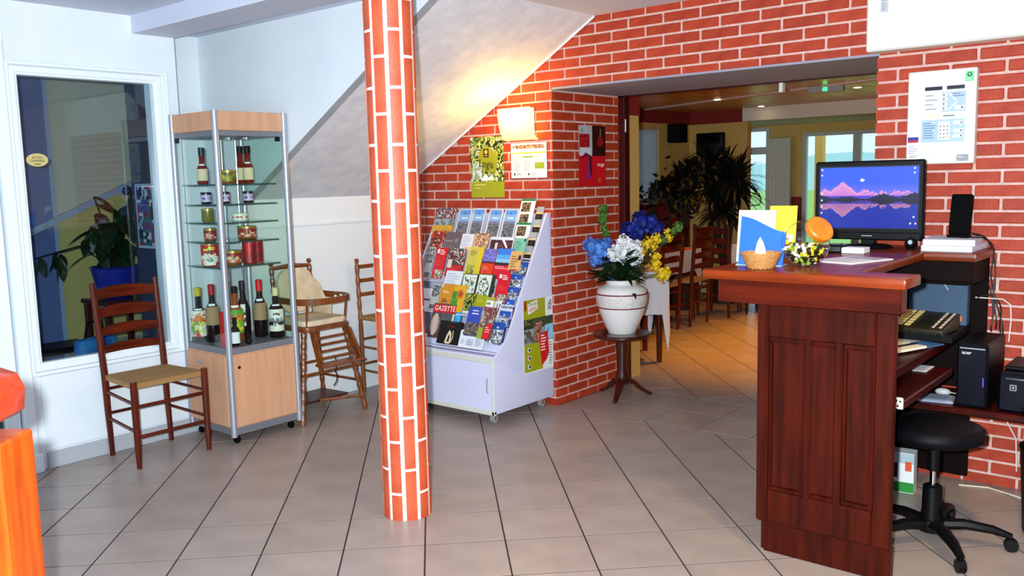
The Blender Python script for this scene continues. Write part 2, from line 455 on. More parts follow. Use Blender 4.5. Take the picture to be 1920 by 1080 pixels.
# oval sticker on the pane
st = tag(MB().lathe([(.0, 0), (.056, 0), (.056, .0006), (0, .0006)], 28, M=Matrix.Rotation(PI / 2, 4, 'Y') @ Matrix.Diagonal((.62, 1, 1, 1)), c=(0, 0, 0)).build('door_sticker', mat('ochre_sticker', (206, 190, 120), .5)),
    'oval ochre sticker with lettering on the interior window pane', 'sticker'); st.location = (DW - .0315, 2.03, 1.655)
text('ACCES', .018, (.0012, 0, .012), M_TEXT_BK, st, (PI / 2, 0, PI / 2)); text('CHAMBRES', .015, (.0012, 0, -.005), M_TEXT_BK, st, (PI / 2, 0, PI / 2))
MB().box(.0008, .0014, -.016, .016, -.024, -.020).build('printed_arrow', M_TEXT_BK, st)
# door left of the window
d1 = thing('door_1', None, None, kind='structure')
MB().cbox(DW - .06, DW + .03, 1.828, 1.888, 0, 2.26, b=.006).cbox(DW - .06, DW + .03, .84, .90, 0, 2.26, b=.006).cbox(DW - .06, DW + .03, .90, 1.828, 2.2, 2.26, b=.006).build('door_frame', M_GLOSS, d1)
frame_yz(MB(), DW - .05, DW - .005, .905, 1.822, .01, 2.195, .075, .006).build('door_leaf', M_GLOSS, d1)
MB().box(DW - .03, DW - .024, .98, 1.747, .085, 2.12).build('door_pane', M_GLASS, d1)
MB().cbox(DW + .03, DW + .044, 1.835, 1.90, 0, .10, b=.003).build('plinth_block', M_GLOSS, d1)
struct('trim_door_moulding', MB().cbox(DW, DW + .012, 1.888, 1.898, 0, 2.3, b=.003).cbox(DW, DW + .012, .80, 1.9, 2.30, 2.32, b=.003), M_GLOSS)

# hall behind the interior window
M_BLUEW = mat('slate_blue_wall', (88, 104, 150), .7)
M_BEIGE = mat('beige_wall', (196, 186, 164), .8)
M_YELL = mat('pale_yellow_wall', (196, 176, 104), .8)
HX = -6.3
struct('floor_hall', MB().box(-6.6, DW - .12, .2, 3.6, -.06, 0), mat('hall_floor', (90, 86, 84), .5))
struct('wall_hall_back', MB().box(HX - .1, HX, 2.66, 3.7, 0, CEIL), M_BEIGE)
struct('wall_hall_blue', MB().box(HX - .1, HX + .012, .2, 2.66, 0, CEIL), M_BLUEW)
RZ = lambda y: 1.205 + (y - 2.48) * .428
struct('wall_hall_yellow', MB().prism([(HX, 2.66, .3), (HX, 3.30, .3), (HX, 3.30, RZ(3.30)), (HX, 2.66, RZ(2.66))], (.006, 0, 0)), M_YELL)
struct('wall_hall_side', MB().box(HX, DW - .45, 3.30, 3.38, 0, CEIL), mat('dark_reflection_tone', (44, 54, 76), .6))  # coloured dark to imitate what the window glass mirrors here
struct('trim_hall_rail', MB().prism([(HX + .012, 1.2, RZ(1.2) - .012), (HX + .012, 3.30, RZ(3.30) - .012), (HX + .012, 3.30, RZ(3.30) + .032), (HX + .012, 1.2, RZ(1.2) + .032)], (.03, 0, 0)), mat('pale_blue_grey_paint', (150, 166, 186), .5))
struct('trim_hall_corner', MB().box(HX + .006, HX + .02, 2.642, 2.668, 0, CEIL), mat('pale_blue_grey_paint', (150, 166, 186), .5))
struct('baseboard_hall', MB().box(HX + .012, HX + .03, .2, 2.64, 0, .3).box(HX, HX + .25, 2.66, 3.30, 0, .42), M_GLOSS)

# ------------------------------------------------------------------ brick column
CC, CR = (-2.88, 2.656), .108
col = thing('column', 'round column clad in upright orange bricks with white joints', 'column', (CC[0], CC[1], 0))
MB().lathe([(CR - .004, 0), (CR - .004, 2.362)], 40).build('mortar_core', M_MORTW, col)
NS, VP = 10, .237
def arc_brick(h):
    mb = MB(); n = 4; half = PI / NS - .0088 / CR
    A = [-half + 2 * half * i / n for i in range(n + 1)]
    poly = [(CR * math.cos(a), CR * math.sin(a), 0) for a in A] + [((CR - .01) * math.cos(a), (CR - .01) * math.sin(a), 0) for a in reversed(A)]
    return mb.prism(poly, (0, 0, h)).mesh('brick', M_BRICKC, angle=30)
ARC = arc_brick(VP - .013)
for s_ in range(NS):
    off = .0 if s_ % 2 else .128
    for k in range(-1, 11):
        z0, z1 = off + k * VP, off + (k + 1) * VP - .013
        a, b = max(z0, .0), min(z1, 2.36)
        if b - a < .02: continue
        me = ARC if (a == z0 and b == z1) else arc_brick(b - a)
        link_copy(me, 'brick', col, (0, 0, a), (0, 0, 2 * PI * (s_ + .10) / NS))

# ------------------------------------------------------------------ ladder-back chairs
def ladder_chair(name, label, group=None, wm=M_CHAIRW, wx=M_CHAIRX, h=.975, sz=.455):
    t = thing(name, label, 'chair', group=group)
    bx, fx, bw, fw = -.19, .185, .178, .207
    for s in (-1, 1):
        MB().tube([(bx + .015, s * bw, 0), (bx, s * bw, .25), (bx - .005, s * bw, sz), (bx - .03, s * bw * 1.02, .75), (bx - .055, s * bw * 1.04, h)],
                  [.014, .018, .0195, .018, .015], 10).build('leg', wm, t)
        MB().tube([(fx, s * fw, 0), (fx, s * fw, .1), (fx, s * fw, .3), (fx, s * fw, sz + .02)], [.013, .017, .019, .0185], 10).build('leg', wm, t)
        for z in (.20, .35):
            MB().tube([(bx + .005, s * bw, z + .015), (fx, s * fw, z)], .0095, 8).build('rung', wx, t)
    for z in (.17, .335): MB().tube([(fx, -fw, z), (fx, fw, z)], [.0105, .0105], 8).build('rung', wx, t)
    for z in (.24, .38): MB().tube([(bx, -bw, z), (bx, bw, z)], .0095, 8).build('rung', wx, t)
    for i, z in enumerate((.905, .80, .695, .595)):
        x = bx - .012 - .043 * (z - .5) / .45; n = 10; hh = .026 - .002 * i
        mb = MB(); vs = []; fs = []
        for k in range(n + 1):
            u = -1 + 2 * k / n; bow = .022 * (1 - u * u); top = hh + .020 * (1 - u * u) * (1 if i < 3 else .7); bot = -hh + .004 * (1 - u * u)
            for dx in (-.006, .006):
                vs += [(x - bow + dx, u * bw * 1.02, z + bot), (x - bow + dx, u * bw * 1.02, z + top)]
        for k in range(n):
            a = 4 * k; b = a + 4
            fs += [(a, b, b + 1, a + 1), (a + 2, a + 3, b + 3, b + 2), (a + 1, b + 1, b + 3, a + 3), (a, a + 2, b + 2, b)]
        fs += [(0, 1, 3, 2), (4 * n, 4 * n + 2, 4 * n + 3, 4 * n + 1)]
        mb.add(vs, fs).build('slat', wx, t)
    # woven rush seat, trapezoid with domed strands
    n = 9; mb = MB(); vs = []; fs = []
    def P(u, v):
        hw = bw + (fw - bw) * u
        return (bx + (fx - bx) * u, (2 * v - 1) * (hw + .004))
    for i in range(n + 1):
        for j in range(n + 1):
            u, v = i / n, j / n; x, y = P(u, v); e = min(u, 1 - u, v, 1 - v)
            vs.append((x, y, sz + .006 + .010 * min(1, e * 4) - .012 * max(0, e - .25) * 3))
    for i in range(n):
        for j in range(n):
            a = i * (n + 1) + j; fs.append((a, a + n + 1, a + n + 2, a + 1))
    mb.add(vs, fs)
    c = [P(0, 0), P(1, 0), P(1, 1), P(0, 1)]
    mb.add([(x, y, sz + .006) for x, y in c] + [(x * 1.0, y, sz - .022) for x, y in c], [(0, 4, 5, 1), (1, 5, 6, 2), (2, 6, 7, 3), (3, 7, 4, 0), (4, 7, 6, 5)])
    mb.build('woven_seat', M_RUSH, t, angle=50)
    return t
ch0 = ladder_chair('ladder_back_chair', 'dark red ladder-back chair with woven rush seat under the interior window')
ch0.location = (-4.695, 2.437, 0)

# ------------------------------------------------------------------ glass display cabinet
CX0, CX1, CY0, CY1 = -4.915, -4.44, 2.765, 3.245
cab = thing('display_cabinet', 'tall glass display cabinet with aluminium posts and beech base', 'cabinet', ((CX0 + CX1) / 2, (CY0 + CY1) / 2, 0))
hx, hy = (CX1 - CX0) / 2, (CY1 - CY0) / 2
for sx in (-1, 1):
    for sy in (-1, 1):
        MB().tube([(sx * (hx - .012), sy * (hy - .012), .05), (sx * (hx - .012), sy * (hy - .012), 1.915)], .0185, 16).build('post', M_ALU, cab)
        MB().tube([(sx * (hx - .05) - .008, sy * (hy - .05), .021), (sx * (hx - .05) + .008, sy * (hy - .05), .021)], .021, 14).cbox(sx * (hx - .05) - .012, sx * (hx - .05) + .012, sy * (hy - .05) - .012, sy * (hy - .05) + .012, .036, .055, b=.002).build('caster', M_BLACK, cab)
MB().cbox(-hx + .01, hx - .01, -hy + .01, hy - .01, .055, .110, b=.003).build('base_frame', M_ALUD, cab)
MB().cbox(-hx + .01, hx - .01, -hy + .01, hy - .01, .520, .567, b=.003).build('base_top', M_ALUD, cab)
MB().cbox(-hx + .02, hx - .006, -hy + .006, hy - .006, .10, .53, b=.002).build('base_carcass', M_BEECH, cab)
dr = MB().cbox(hx - .008, hx + .004, -hy + .036, hy - .034, .108, .522, b=.002).build('cupboard_door', M_BEECH, cab)
MB().tube([(hx + .003, -hy + .06, .455), (hx + .007, -hy + .06, .455)], .009, 14).build('lock', M_BLACK, dr)
df = MB().cbox(-hx + .03, hx - .036, -hy - .004, -hy + .008, .108, .522, b=.002).build('cupboard_front', M_BEECH, cab)
MB().cbox(-.09, -.02, -hy - .016, -hy - .004, .462, .474, b=.004).build('handle', M_ALU, df)
MB().cbox(-hx + .01, hx - .01, -hy + .01, hy - .01, 1.775, 1.805, b=.002).build('canopy_frame', M_ALUD, cab)
MB().cbox(-hx + .012, hx - .004, -hy + .004, hy - .004, 1.805, 1.912, b=.003).build('canopy', M_BEECH, cab)
for (px, py) in ((0, .0), (.06, .08)):
    MB().lathe([(.028, 0), (.03, .006), (.03, .016)], 18, c=(px, py, 1.762)).build('downlight', M_CHROME, cab)
for nm, b in (('glass_panel', (hx - .016, hx - .011, -hy + .026, hy - .026, .57, 1.772)), ('glass_panel', (-hx + .026, hx - .026, -hy + .011, -hy + .016, .57, 1.772)),
              ('glass_panel', (-hx + .026, hx - .026, hy - .016, hy - .011, .57, 1.772))):
    MB().box(*b).build(nm, M_CGLASS, cab)
MB().cbox(hx - .014, hx - .008, hy - .08, hy - .045, 1.748, 1.775, b=.002).cbox(-hx + .04, -hx + .075, -hy + .006, -hy + .014, 1.748, 1.775, b=.002).build('hinge', M_BLACK, cab)
for px, py in ((-.03, -.035), (-.03, .06)):
    MB().tube([(px, py, .567), (px, py, 1.765)], .007, 10).build('shelf_pole', M_CHROME, cab)
SHZ = (1.505, 1.390, 1.285, 1.173, 1.030)
for z in SHZ:
    sh = MB().box(-hx + .045, hx - .075, -hy + .035, hy - .045, z - .006, z).build('glass_shelf', M_SHELFG, cab)
    MB().box(hx - .0755, hx - .0735, -hy + .035, hy - .045, z - .007, z + .0005).box(-hx + .045, hx - .075, -hy + .0335, -hy + .0355, z - .007, z + .0005).build('shelf_edge', M_EDGEG, sh)
    MB().lathe([(.012, z - .012), (.012, z - .006)], 12, c=(-.03, -.035, 0)).lathe([(.012, z - .012), (.012, z - .006)], 12, c=(-.03, .06, 0)).build('shelf_clamp', M_CHROME, sh)

def _h(i, j, k): 
    n = (i * 374761393 + j * 668265263 + k * 2147483647) & 0xffffffff; n = ((n ^ (n >> 13)) * 1274126177) & 0xffffffff
    return ((n ^ (n >> 16)) & 0xffff) / 65535
def vnoise(x, y, k):
    i, j = math.floor(x), math.floor(y); fx, fy = x - i, y - j; fx, fy = fx * fx * (3 - 2 * fx), fy * fy * (3 - 2 * fy)
    return (_h(i, j, k) * (1 - fx) + _h(i + 1, j, k) * fx) * (1 - fy) + (_h(i, j + 1, k) * (1 - fx) + _h(i + 1, j + 1, k) * fx) * fy
# bottles, jars and cans in the cabinet
def profile_bottle(r, h, neck=.3, shoulder=.18, nr=.34):
    return [(r * .85, 0), (r, .006), (r, h * (1 - neck - shoulder)), (r * .93, h * (1 - neck - shoulder * .72)), (r * .62, h * (1 - neck - shoulder * .25)), (r * nr, h * (1 - neck)), (r * nr, h * .97), (r * nr * .9, h * .975)]
def label_band(r, z0, z1, a0, a1, m, parent, name='paper_label', cells=None, n=12):
    mb = MB(); vs = []; fs = []; cols = []
    rows_ = cells; nz = len(cells) * 4 if cells else 1
    if cells: n = 28
    kseed = int(abs(r * 91000 + z0 * 7000)) if cells else 0
    for j in range(nz + 1):
        z = z1 + (z0 - z1) * j / nz
        for i in range(n + 1):
            a = a0 + (a1 - a0) * i / n; vs.append((r * math.cos(a), r * math.sin(a), z))
    for j in range(nz):
        for i in range(n):
            k = j * (n + 1) + i; fs.append((k, k + n + 1, k + n + 2, k + 1))
            if cells:
                vv = (j + .5) / nz * len(rows_) + 1.1 * (vnoise(i * .45, j * .45, kseed) - .5); row = rows_[max(0, min(len(rows_) - 1, int(vv)))]; uu = (i + .5) / n * len(row) + 1.0 * (vnoise(i * .5 + 9, j * .5, kseed) - .5); c_ = row[max(0, min(len(row) - 1, int(uu)))]; q_ = int(36 * (vnoise(i * .9, j * .9 + 4, kseed) - .5)); cols.append(tuple(max(0, min(255, e + q_)) for e in c_))
    mb.add(vs, fs, cols or None)
    return mb.build(name, m, parent, angle=180)
FACE = math.atan2(-.57, .82)   # direction from the cabinet towards the lobby
def bottle(label, x, y, z, r, h, glassm, capm, lab=None, neck=.3, sh=.18, nr=.34, lz=(.22, .62), caph=.2, cells=None, small=None, spread=1.15):
    t = thing('bottle', label, 'bottle', (x, y, z + .001), group='bottles in the display cabinet')
    MB().lathe(profile_bottle(r, h, neck, sh, nr), 20).build('bottle_body', glassm, t, angle=60)
    MB().lathe([(r * nr * 1.12, h * (1 - caph)), (r * nr * 1.15, h * .99), (r * nr * .9, h)], 16).build('bottle_cap', capm, t)
    if lab or cells:
        label_band(r + .0008, h * lz[0], h * lz[1], FACE - spread, FACE + spread, M_PRINT if cells else lab, t, cells=cells)
    if small: label_band(r * .62 + .004, h * (1 - neck - sh * .35), h * (1 - neck - sh * .15), FACE - .7, FACE + .7, small, t, 'neck_label')
    return t
M_DGL = mat('dark_bottle_glass', (14, 10, 12), .08)
M_GRGL = mat('dark_green_bottle_glass', (14, 22, 10), .08)
M_SAUCE = mat('red_brown_sauce', (120, 26, 10), .1)
M_AMBER = mat('amber_liqueur', (150, 66, 12), .08)
M_GREENBL = mat('dark_teal_cap', (8, 30, 30), .4)
M_CREAM = mat('cream_label', (222, 204, 164), .6)
M_KRAFT = mat('tan_label', (166, 132, 96), .7)
M_REDCAP = mat('red_wax_cap', (170, 14, 24), .35)
M_YELCAP = mat('yellow_cap', (190, 170, 20), .4)
Y1, G1, O1, WH, BKc, RD = (226, 214, 60), (80, 150, 50), (222, 110, 24), (232, 228, 210), (30, 28, 28), (190, 30, 24)
bottle('small red sauce bottle with cream label alone on the top left of the shelf', -4.70, 2.832, SHZ[0], .032, .212, M_SAUCE, M_GREENBL, M_CREAM, .42, .2, .5, (.1, .42), .22, small=M_PAPER)
bottle('red sauce bottle standing behind its twin on the top shelf', -4.715, 3.098, SHZ[0], .031, .224, M_SAUCE, M_BLACK, M_CREAM, .40, .2, .52, (.1, .42), .2)
bottle('red sauce bottle in front of its twin on the top shelf', -4.625, 3.088, SHZ[0], .032, .222, M_SAUCE, M_BLACK, M_CREAM, .40, .2, .52, (.1, .42), .2, small=M_PAPER)
bottle('dark bottle with yellow cap and colourful label at the base left', -4.845, 2.833, .568, .048, .325, M_GRGL, M_YELCAP, None, .36, .16, .4, (.1, .58), .16,
       cells=[[WH, WH, WH, WH], [WH, O1, O1, WH], [O1, O1, O1, O1], [Y1, G1, Y1, WH], [G1, Y1, WH, WH], [G1, G1, Y1, WH], [WH, RD, WH, WH]], spread=1.25, small=M_PAPER)
bottle('dark wine bottle with crimson capsule and tan label', -4.755, 2.870, .568, .041, .345, M_DGL, M_REDCAP, M_KRAFT, .3, .2, .42, (.3, .62), .18, small=M_PAPER)
bz = bottle('amber liqueur bottle with green and orange label behind the post', -4.610, 2.932, .568, .046, .335, M_AMBER, M_BLACK, None, .3, .2, .36, (.18, .6), .12,
       cells=[[G1, G1, G1], [(96, 176, 40)] * 3, [O1, O1, O1], [O1, Y1, O1], [(130, 180, 40)] * 3, [(150, 190, 50), Y1, (110, 170, 40)], [(60, 120, 30), (150, 190, 50), Y1], [(120, 170, 40)] * 3], spread=1.3, small=M_PAPER)
text('AVEZE', .026, ((.0475) * math.cos(FACE), .0475 * math.sin(FACE), .165), M_TEXT_RD, bz, (PI / 2, 0, FACE + PI / 2), sx=.85)
bottle('slim black bottle with dark blue capsule and narrow white label', -4.715, 3.055, .568, .041, .350, M_DGL, mat('navy_capsule', (8, 10, 34), .35), None, .3, .22, .4, (.22, .6), .16,
       cells=[[WH], [WH], [BKc], [WH], [BKc], [WH]], spread=.35)
bottle('dark wine bottle with bright red capsule and tan label', -4.660, 3.137, .568, .041, .352, M_DGL, mat('bright_red_capsule', (214, 20, 26), .35), M_KRAFT, .3, .2, .42, (.3, .6), .2, small=M_PAPER)
bottle('dark wine bottle with cream capsule and white estate label', -4.545, 3.172, .568, .046, .305, M_DGL, mat('cream_capsule', (216, 208, 150), .4), None, .3, .16, .36, (.14, .58), .16,
       cells=[[WH, WH, WH], [WH, BKc, WH], [WH, WH, WH], [(150, 150, 150), (90, 90, 90), (160, 160, 160)], [BKc, (80, 80, 80), BKc], [WH, WH, WH], [WH, WH, WH]], spread=1.2, small=M_PAPER)
bottle('small dark bottle with pale label at the front of the cabinet base', -4.515, 2.862, .568, .028, .165, M_DGL, M_BLACK, M_PAPER, .3, .18, .42, (.1, .5), .2)
tag(MB().lathe([(.026, 0), (.028, .004), (.028, .19), (.02, .2), (0, .2)], 18).build('red_tin', mat('red_lacquered_tin', (190, 24, 20), .3)), 'tall red cylindrical tin beside the front post in the cabinet', 'tin').location = (-4.56, 2.825, .569)
tag(MB().blob((0, 0, .022), .022, 14, 8).lathe([(.008, .03), (.006, .055), (.009, .057)], 10).build('miniature_bottle', M_BLACK), 'tiny black round flask at the front of the cabinet base', 'bottle').location = (-4.485, 2.93, .569)
M_GOLD = mat('gold_lid', (190, 160, 80), .3, metal=.7)
M_PUR = mat('dark_purple_lid', (24, 16, 44), .35)
def jar(label, x, y, z, r, h, body, lid, cells=None, name='preserve_jar', lidh=.16, lz=(.2, .78)):
    t = thing(name, label, 'jar' if name != 'food_can' else 'can', (x, y, z + .001), group='preserves in the display cabinet')
    MB().lathe([(r * .88, 0), (r * .96, .004), (r, h * .15), (r, h * (1 - lidh)), (r * .97, h * (1 - lidh))], 20).build('jar_body', body, t)
    MB().lathe([(r * 1.03, h * (1 - lidh)), (r * 1.03, h * .97), (r * .97, h), (0, h)], 20, caps=False).build('lid', lid, t)
    if cells: label_band(r + .0008, h * lz[0], h * lz[1], FACE - 1.2, FACE + 1.2, M_PRINT, t, cells=cells)
    return t
M_PATE = mat('pate_brown', (120, 70, 30), .3); M_OLIVE = mat('olive_preserve', (110, 104, 20), .2); M_BERRY = mat('berry_jam', (24, 10, 30), .2)
OLc = (150, 140, 30)
jar('amber preserve jar with gold lid and olive label on the top shelf', -4.62, 2.945, SHZ[0], .049, .080, M_PATE, M_GOLD, [[OLc, (90, 80, 20), OLc], [(200, 190, 60), OLc, (120, 110, 30)], [OLc, OLc, (90, 80, 20)]])
lil = [[(190, 170, 214)] * 4, [(190, 170, 214), (110, 40, 100), (190, 170, 214), (110, 40, 100)], [(200, 184, 220)] * 4]
jar('small dark jam jar with lilac label left on the second shelf', -4.70, 2.845, SHZ[1], .030, .070, M_BERRY, M_PUR, lil)
jar('small dark jam jar with lilac label behind the front post', -4.62, 2.918, SHZ[1], .027, .070, M_BERRY, M_PUR, lil)
jar('small dark jam jar with lilac label right on the second shelf', -4.64, 3.088, SHZ[1], .030, .070, M_BERRY, M_PUR, lil)
jar('green olive jar with gold lid on the third shelf', -4.70, 2.848, SHZ[2], .035, .080, M_OLIVE, M_GOLD)
jar('squat white dish with red lettering on the third shelf', -4.64, 3.022, SHZ[2], .046, .046, M_PLASW, M_PLASW, [[WH] * 6, [RD, WH, RD, RD, WH, RD], [WH] * 6])
rl = [[(150, 24, 24)] * 5, [(150, 24, 24), (214, 190, 150), (150, 24, 24), (214, 190, 150), (150, 24, 24)], [(200, 150, 120), (190, 60, 50), (200, 160, 130), (190, 60, 50), (200, 150, 120)]]
jar('red labelled pate jar left on the fourth shelf', -4.70, 2.855, SHZ[3], .036, .078, M_PATE, M_GOLD, rl)
jar('wide red labelled pate jar right on the fourth shelf', -4.645, 3.068, SHZ[3], .055, .080, M_PATE, M_GOLD, rl)
jar('wide red labelled pate jar in the middle of the lowest shelf', -4.61, 2.938, SHZ[4], .052, .088, M_PATE, M_GOLD, rl)
can_ = jar('large red can with cook picture on the lowest shelf', -4.70, 2.845, SHZ[4], .050, .132, mat('red_can_paint', (196, 26, 18), .35), M_GOLD,
    [[RD] * 5, [RD, Y1, Y1, Y1, RD], [RD, RD, BKc, RD, RD], [RD, WH, (226, 180, 150), WH, RD], [WH, WH, (120, 150, 130), WH, WH], [O1, WH, (90, 150, 120), WH, WH], [O1, WH, WH, WH, RD]], 'food_can', .06, (.04, .94))
dr_ = [[(150, 20, 30), (200, 20, 26), (120, 20, 34)], [(160, 20, 30), (190, 20, 26), (120, 20, 34)], [(120, 40, 50), (170, 30, 40), (110, 20, 34)]]
jar('tall dark red can next to its pair on the lowest shelf', -4.60, 3.047, SHZ[4], .042, .138, mat('wine_red_can', (120, 14, 24), .3), mat('wine_red_lid', (130, 20, 28), .3), dr_, 'food_can', .05, (.04, .94))
jar('tall bright red can at the right end of the lowest shelf', -4.655, 3.130, SHZ[4], .042, .140, mat('red_can_paint', (196, 26, 18), .35), mat('wine_red_lid', (130, 20, 28), .3), dr_, 'food_can', .05, (.04, .94))

# ------------------------------------------------------------------ wooden high chair
M_HIGH = wood('brown_turned_wood', (136, 74, 30), (102, 52, 20), .3, coat=.3)
M_HIGHD = wood('dark_brown_wood', (84, 36, 22), (60, 24, 14), .35)
M_CUSH = mat('cream_print_fabric', (224, 208, 178), .9, c2=(206, 184, 150), nscale=16, bump=.2, bscale=60)
def turned(p0, p1, r=.014, n=9):
    p0, p1 = Vector(p0), Vector(p1); pts, rs = [], []
    for i in range(n * 4 + 1):
        t = i / (n * 4); pts.append(p0.lerp(p1, t)); rs.append(r * (.78 + .32 * abs(math.sin(t * n * PI / 1.0))))
    return MB().tube(pts, rs, 10)
hc = thing('high_chair', 'turned wood baby high chair with cream cushions and tray', 'high chair', (-4.655, 3.512, 0))
HBX, HFX = -.16, .17
for s in (-1, 1):
    turned((-.215, s * .24, 0), (HBX, s * .16, .60), .016).build('leg', M_HIGH, hc)
    turned((.20, s * .255, 0), (.13, s * .16, .585), .016).build('leg', M_HIGH, hc)
    turned((HBX, s * .15, .60), (HBX - .03, s * .15, .965), .015, 6).build('back_post', M_HIGH, hc)
    MB().blob((HBX - .031, s * .15, .985), .017, 12, 8).build('finial', M_HIGH, hc)
    MB().tube([(-.19, s * .215, .20), (.18, s * .235, .20)], .009, 8).build('rung', M_HIGH, hc)
    MB().tube([(HFX - .02, s * .15, .60), (HFX, s * .155, .74)], .007, 8).build('arm_support', M_HIGH, hc)
MB().tube([(HBX - .03, -.15, .955), (HBX - .03, 0, .965), (HBX - .03, .15, .955)], [.012, .017, .012], 10).build('top_rail', M_HIGH, hc)
MB().tube([(.19, -.235, .31), (.19, .235, .31)], .010, 8).build('rung', M_HIGH, hc)
MB().tube([(-.18, -.21, .30), (-.18, .21, .30)], .010, 8).build('rung', M_HIGH, hc)
MB().prism([(-.20, -.22, .085), (.05, -.235, .085), (.05, .235, .085), (-.20, .22, .085)], (0, 0, .014)).build('base_board', M_HIGHD, hc)
MB().tube([(.05, .0, .092), (.20, .24, .10)], .010, 8).build('brace', M_HIGH, hc)
def rounded(w, d, r, n=6):
    pts = []
    for cx, cy, a0 in ((w - r, d - r, 0), (-w + r, d - r, PI / 2), (-w + r, -d + r, PI), (w - r, -d + r, 1.5 * PI)):
        for i in range(n + 1):
            a = a0 + PI / 2 * i / n; pts.append((cx + r * math.cos(a), cy + r * math.sin(a)))
    return pts
MB().prism([(x, y, .575) for x, y in rounded(.185, .185, .06)], (0, 0, .028)).build('seat', M_HIGH, hc, bevel=.004)
sc_ = MB().prism([(x, y, .604) for x, y in rounded(.175, .172, .06)], (0, 0, .04)).build('seat_cushion', M_CUSH, hc, bevel=.014)
bc_ = MB().prism([(0, y * .95, z + .15) for z, y in rounded(.145, .148, .10, 8)], (.035, 0, 0)).build('back_cushion', M_CUSH, hc, bevel=.012)
bc_.location = (HBX + .012, 0, .655); bc_.rotation_euler = (0, -.10, 0)
cw = MB().prism([(x, 0, z) for x, z in ((-.02, 0), (.16, 0), (.17, .06), (.10, .12), (.05, .2), (-.02, .24))], (0, .02, 0)).build('side_cushion', M_CUSH, hc, bevel=.008)
cw.location = (HBX + .02, .135, .64)
# tray: horseshoe rim with wooden bottom
tr = MB(); n = 18; path = []
for i in range(n + 1):
    a = -PI / 2 + PI * i / n; path.append((.10 + .15 * math.cos(a), .205 * math.sin(a)))
path = [(-.14, -.19)] + path + [(-.14, .19)]
outer = [Vector((x, y, 0)) for x, y in path]
vs, fs = [], []
for i, p in enumerate(outer):
    d = (outer[min(i + 1, len(outer) - 1)] - outer[max(i - 1, 0)]).normalized(); nrm = Vector((d.y, -d.x, 0))
    for (o_, z) in ((0, .745), (0, .785), (-.012, .785), (-.012, .745)): vs.append(p + nrm * o_ + Vector((0, 0, z)))
for i in range(len(outer) - 1):
    for k in range(4): fs.append((4 * i + k, 4 * i + (k + 1) % 4, 4 * i + 4 + (k + 1) % 4, 4 * i + 4 + k))
fs += [(0, 1, 2, 3), tuple(4 * (len(outer) - 1) + k for k in (3, 2, 1, 0))]
try_ = tr.add(vs, fs).build('tray_rim', M_HIGH, hc)
MB().prism([(x * .99, y * .97, .75) for x, y in path if x > .02], (0, 0, .008)).build('tray_board', M_HIGHD, hc)
for y in (.03, .075): MB().blob((.16, y + .05, .775), .010, 10, 6).build('play_bead', M_PLASW, hc)
# sloping foot rest with slats
for s in (-1, 1):
    MB().prism([(.165, s * .13, .575), (.215, s * .13, .575), (.305, s * .15, .37), (.26, s * .15, .37)], (0, s * .014, 0)).build('foot_rest_side', M_HIGH, hc)
for i in range(5):
    f_ = i / 4; x = .195 + .09 * f_; z = .53 - .155 * f_
    MB().tube([(x, -.135, z), (x, .135, z)], .008, 8).build('foot_rest_bar', M_HIGH, hc)
MB().cbox(.235, .33, -.165, .165, .365, .383, b=.004).build('foot_board', M_HIGH, hc)
MB().tube([(.20, .02, .40), (.205, .03, .34), (.21, .01, .30), (.205, .03, .27), (.21, .015, .235), (.2, .0, .21)], .004, 6).build('safety_strap', M_BLACK, hc)

# tall ladder chair half hidden by the column
hw_ = thing('tall_ladder_chair', 'light brown ladder-back chair half hidden behind the brick column', 'chair', (-4.72, 4.24, 0))
M_LBR = wood('light_brown_wood', (140, 84, 40), (112, 62, 28), .35)
for s, hgt in ((-1, .93), (1, .93)):
    turned((-.13, s * .15, .5), (-.145, s * .15, hgt), .015, 5).build('back_post', M_LBR, hw_)
    MB().blob((-.145, s * .15, hgt + .015), .017, 10, 8).build('finial', M_LBR, hw_)
    MB().tube([(-.125, s * .15, 0), (-.13, s * .15, .5)], .016, 10).build('leg', M_LBR, hw_)
    MB().tube([(.13, s * .16, 0), (.13, s * .16, .55)], .016, 10).build('leg', M_LBR, hw_)
    for z in (.16, .33): MB().tube([(-.13, s * .15, z), (.13, s * .16, z)], .009, 8).build('rung', M_LBR, hw_)
for z in (.90, .80, .70): MB().cbox(-.152, -.138, -.15, .15, z - .014, z + .014, b=.004).build('slat', M_LBR, hw_)
for z in (.2, .38): MB().tube([(-.13, -.15, z), (-.13, .15, z)], .01, 8).tube([(.13, -.16, z - .03), (.13, .16, z - .03)], .01, 8).build('rung', M_LBR, hw_)
MB().cbox(-.14, .14, -.165, .165, .525, .552, b=.008).build('woven_seat', M_RUSH, hw_)

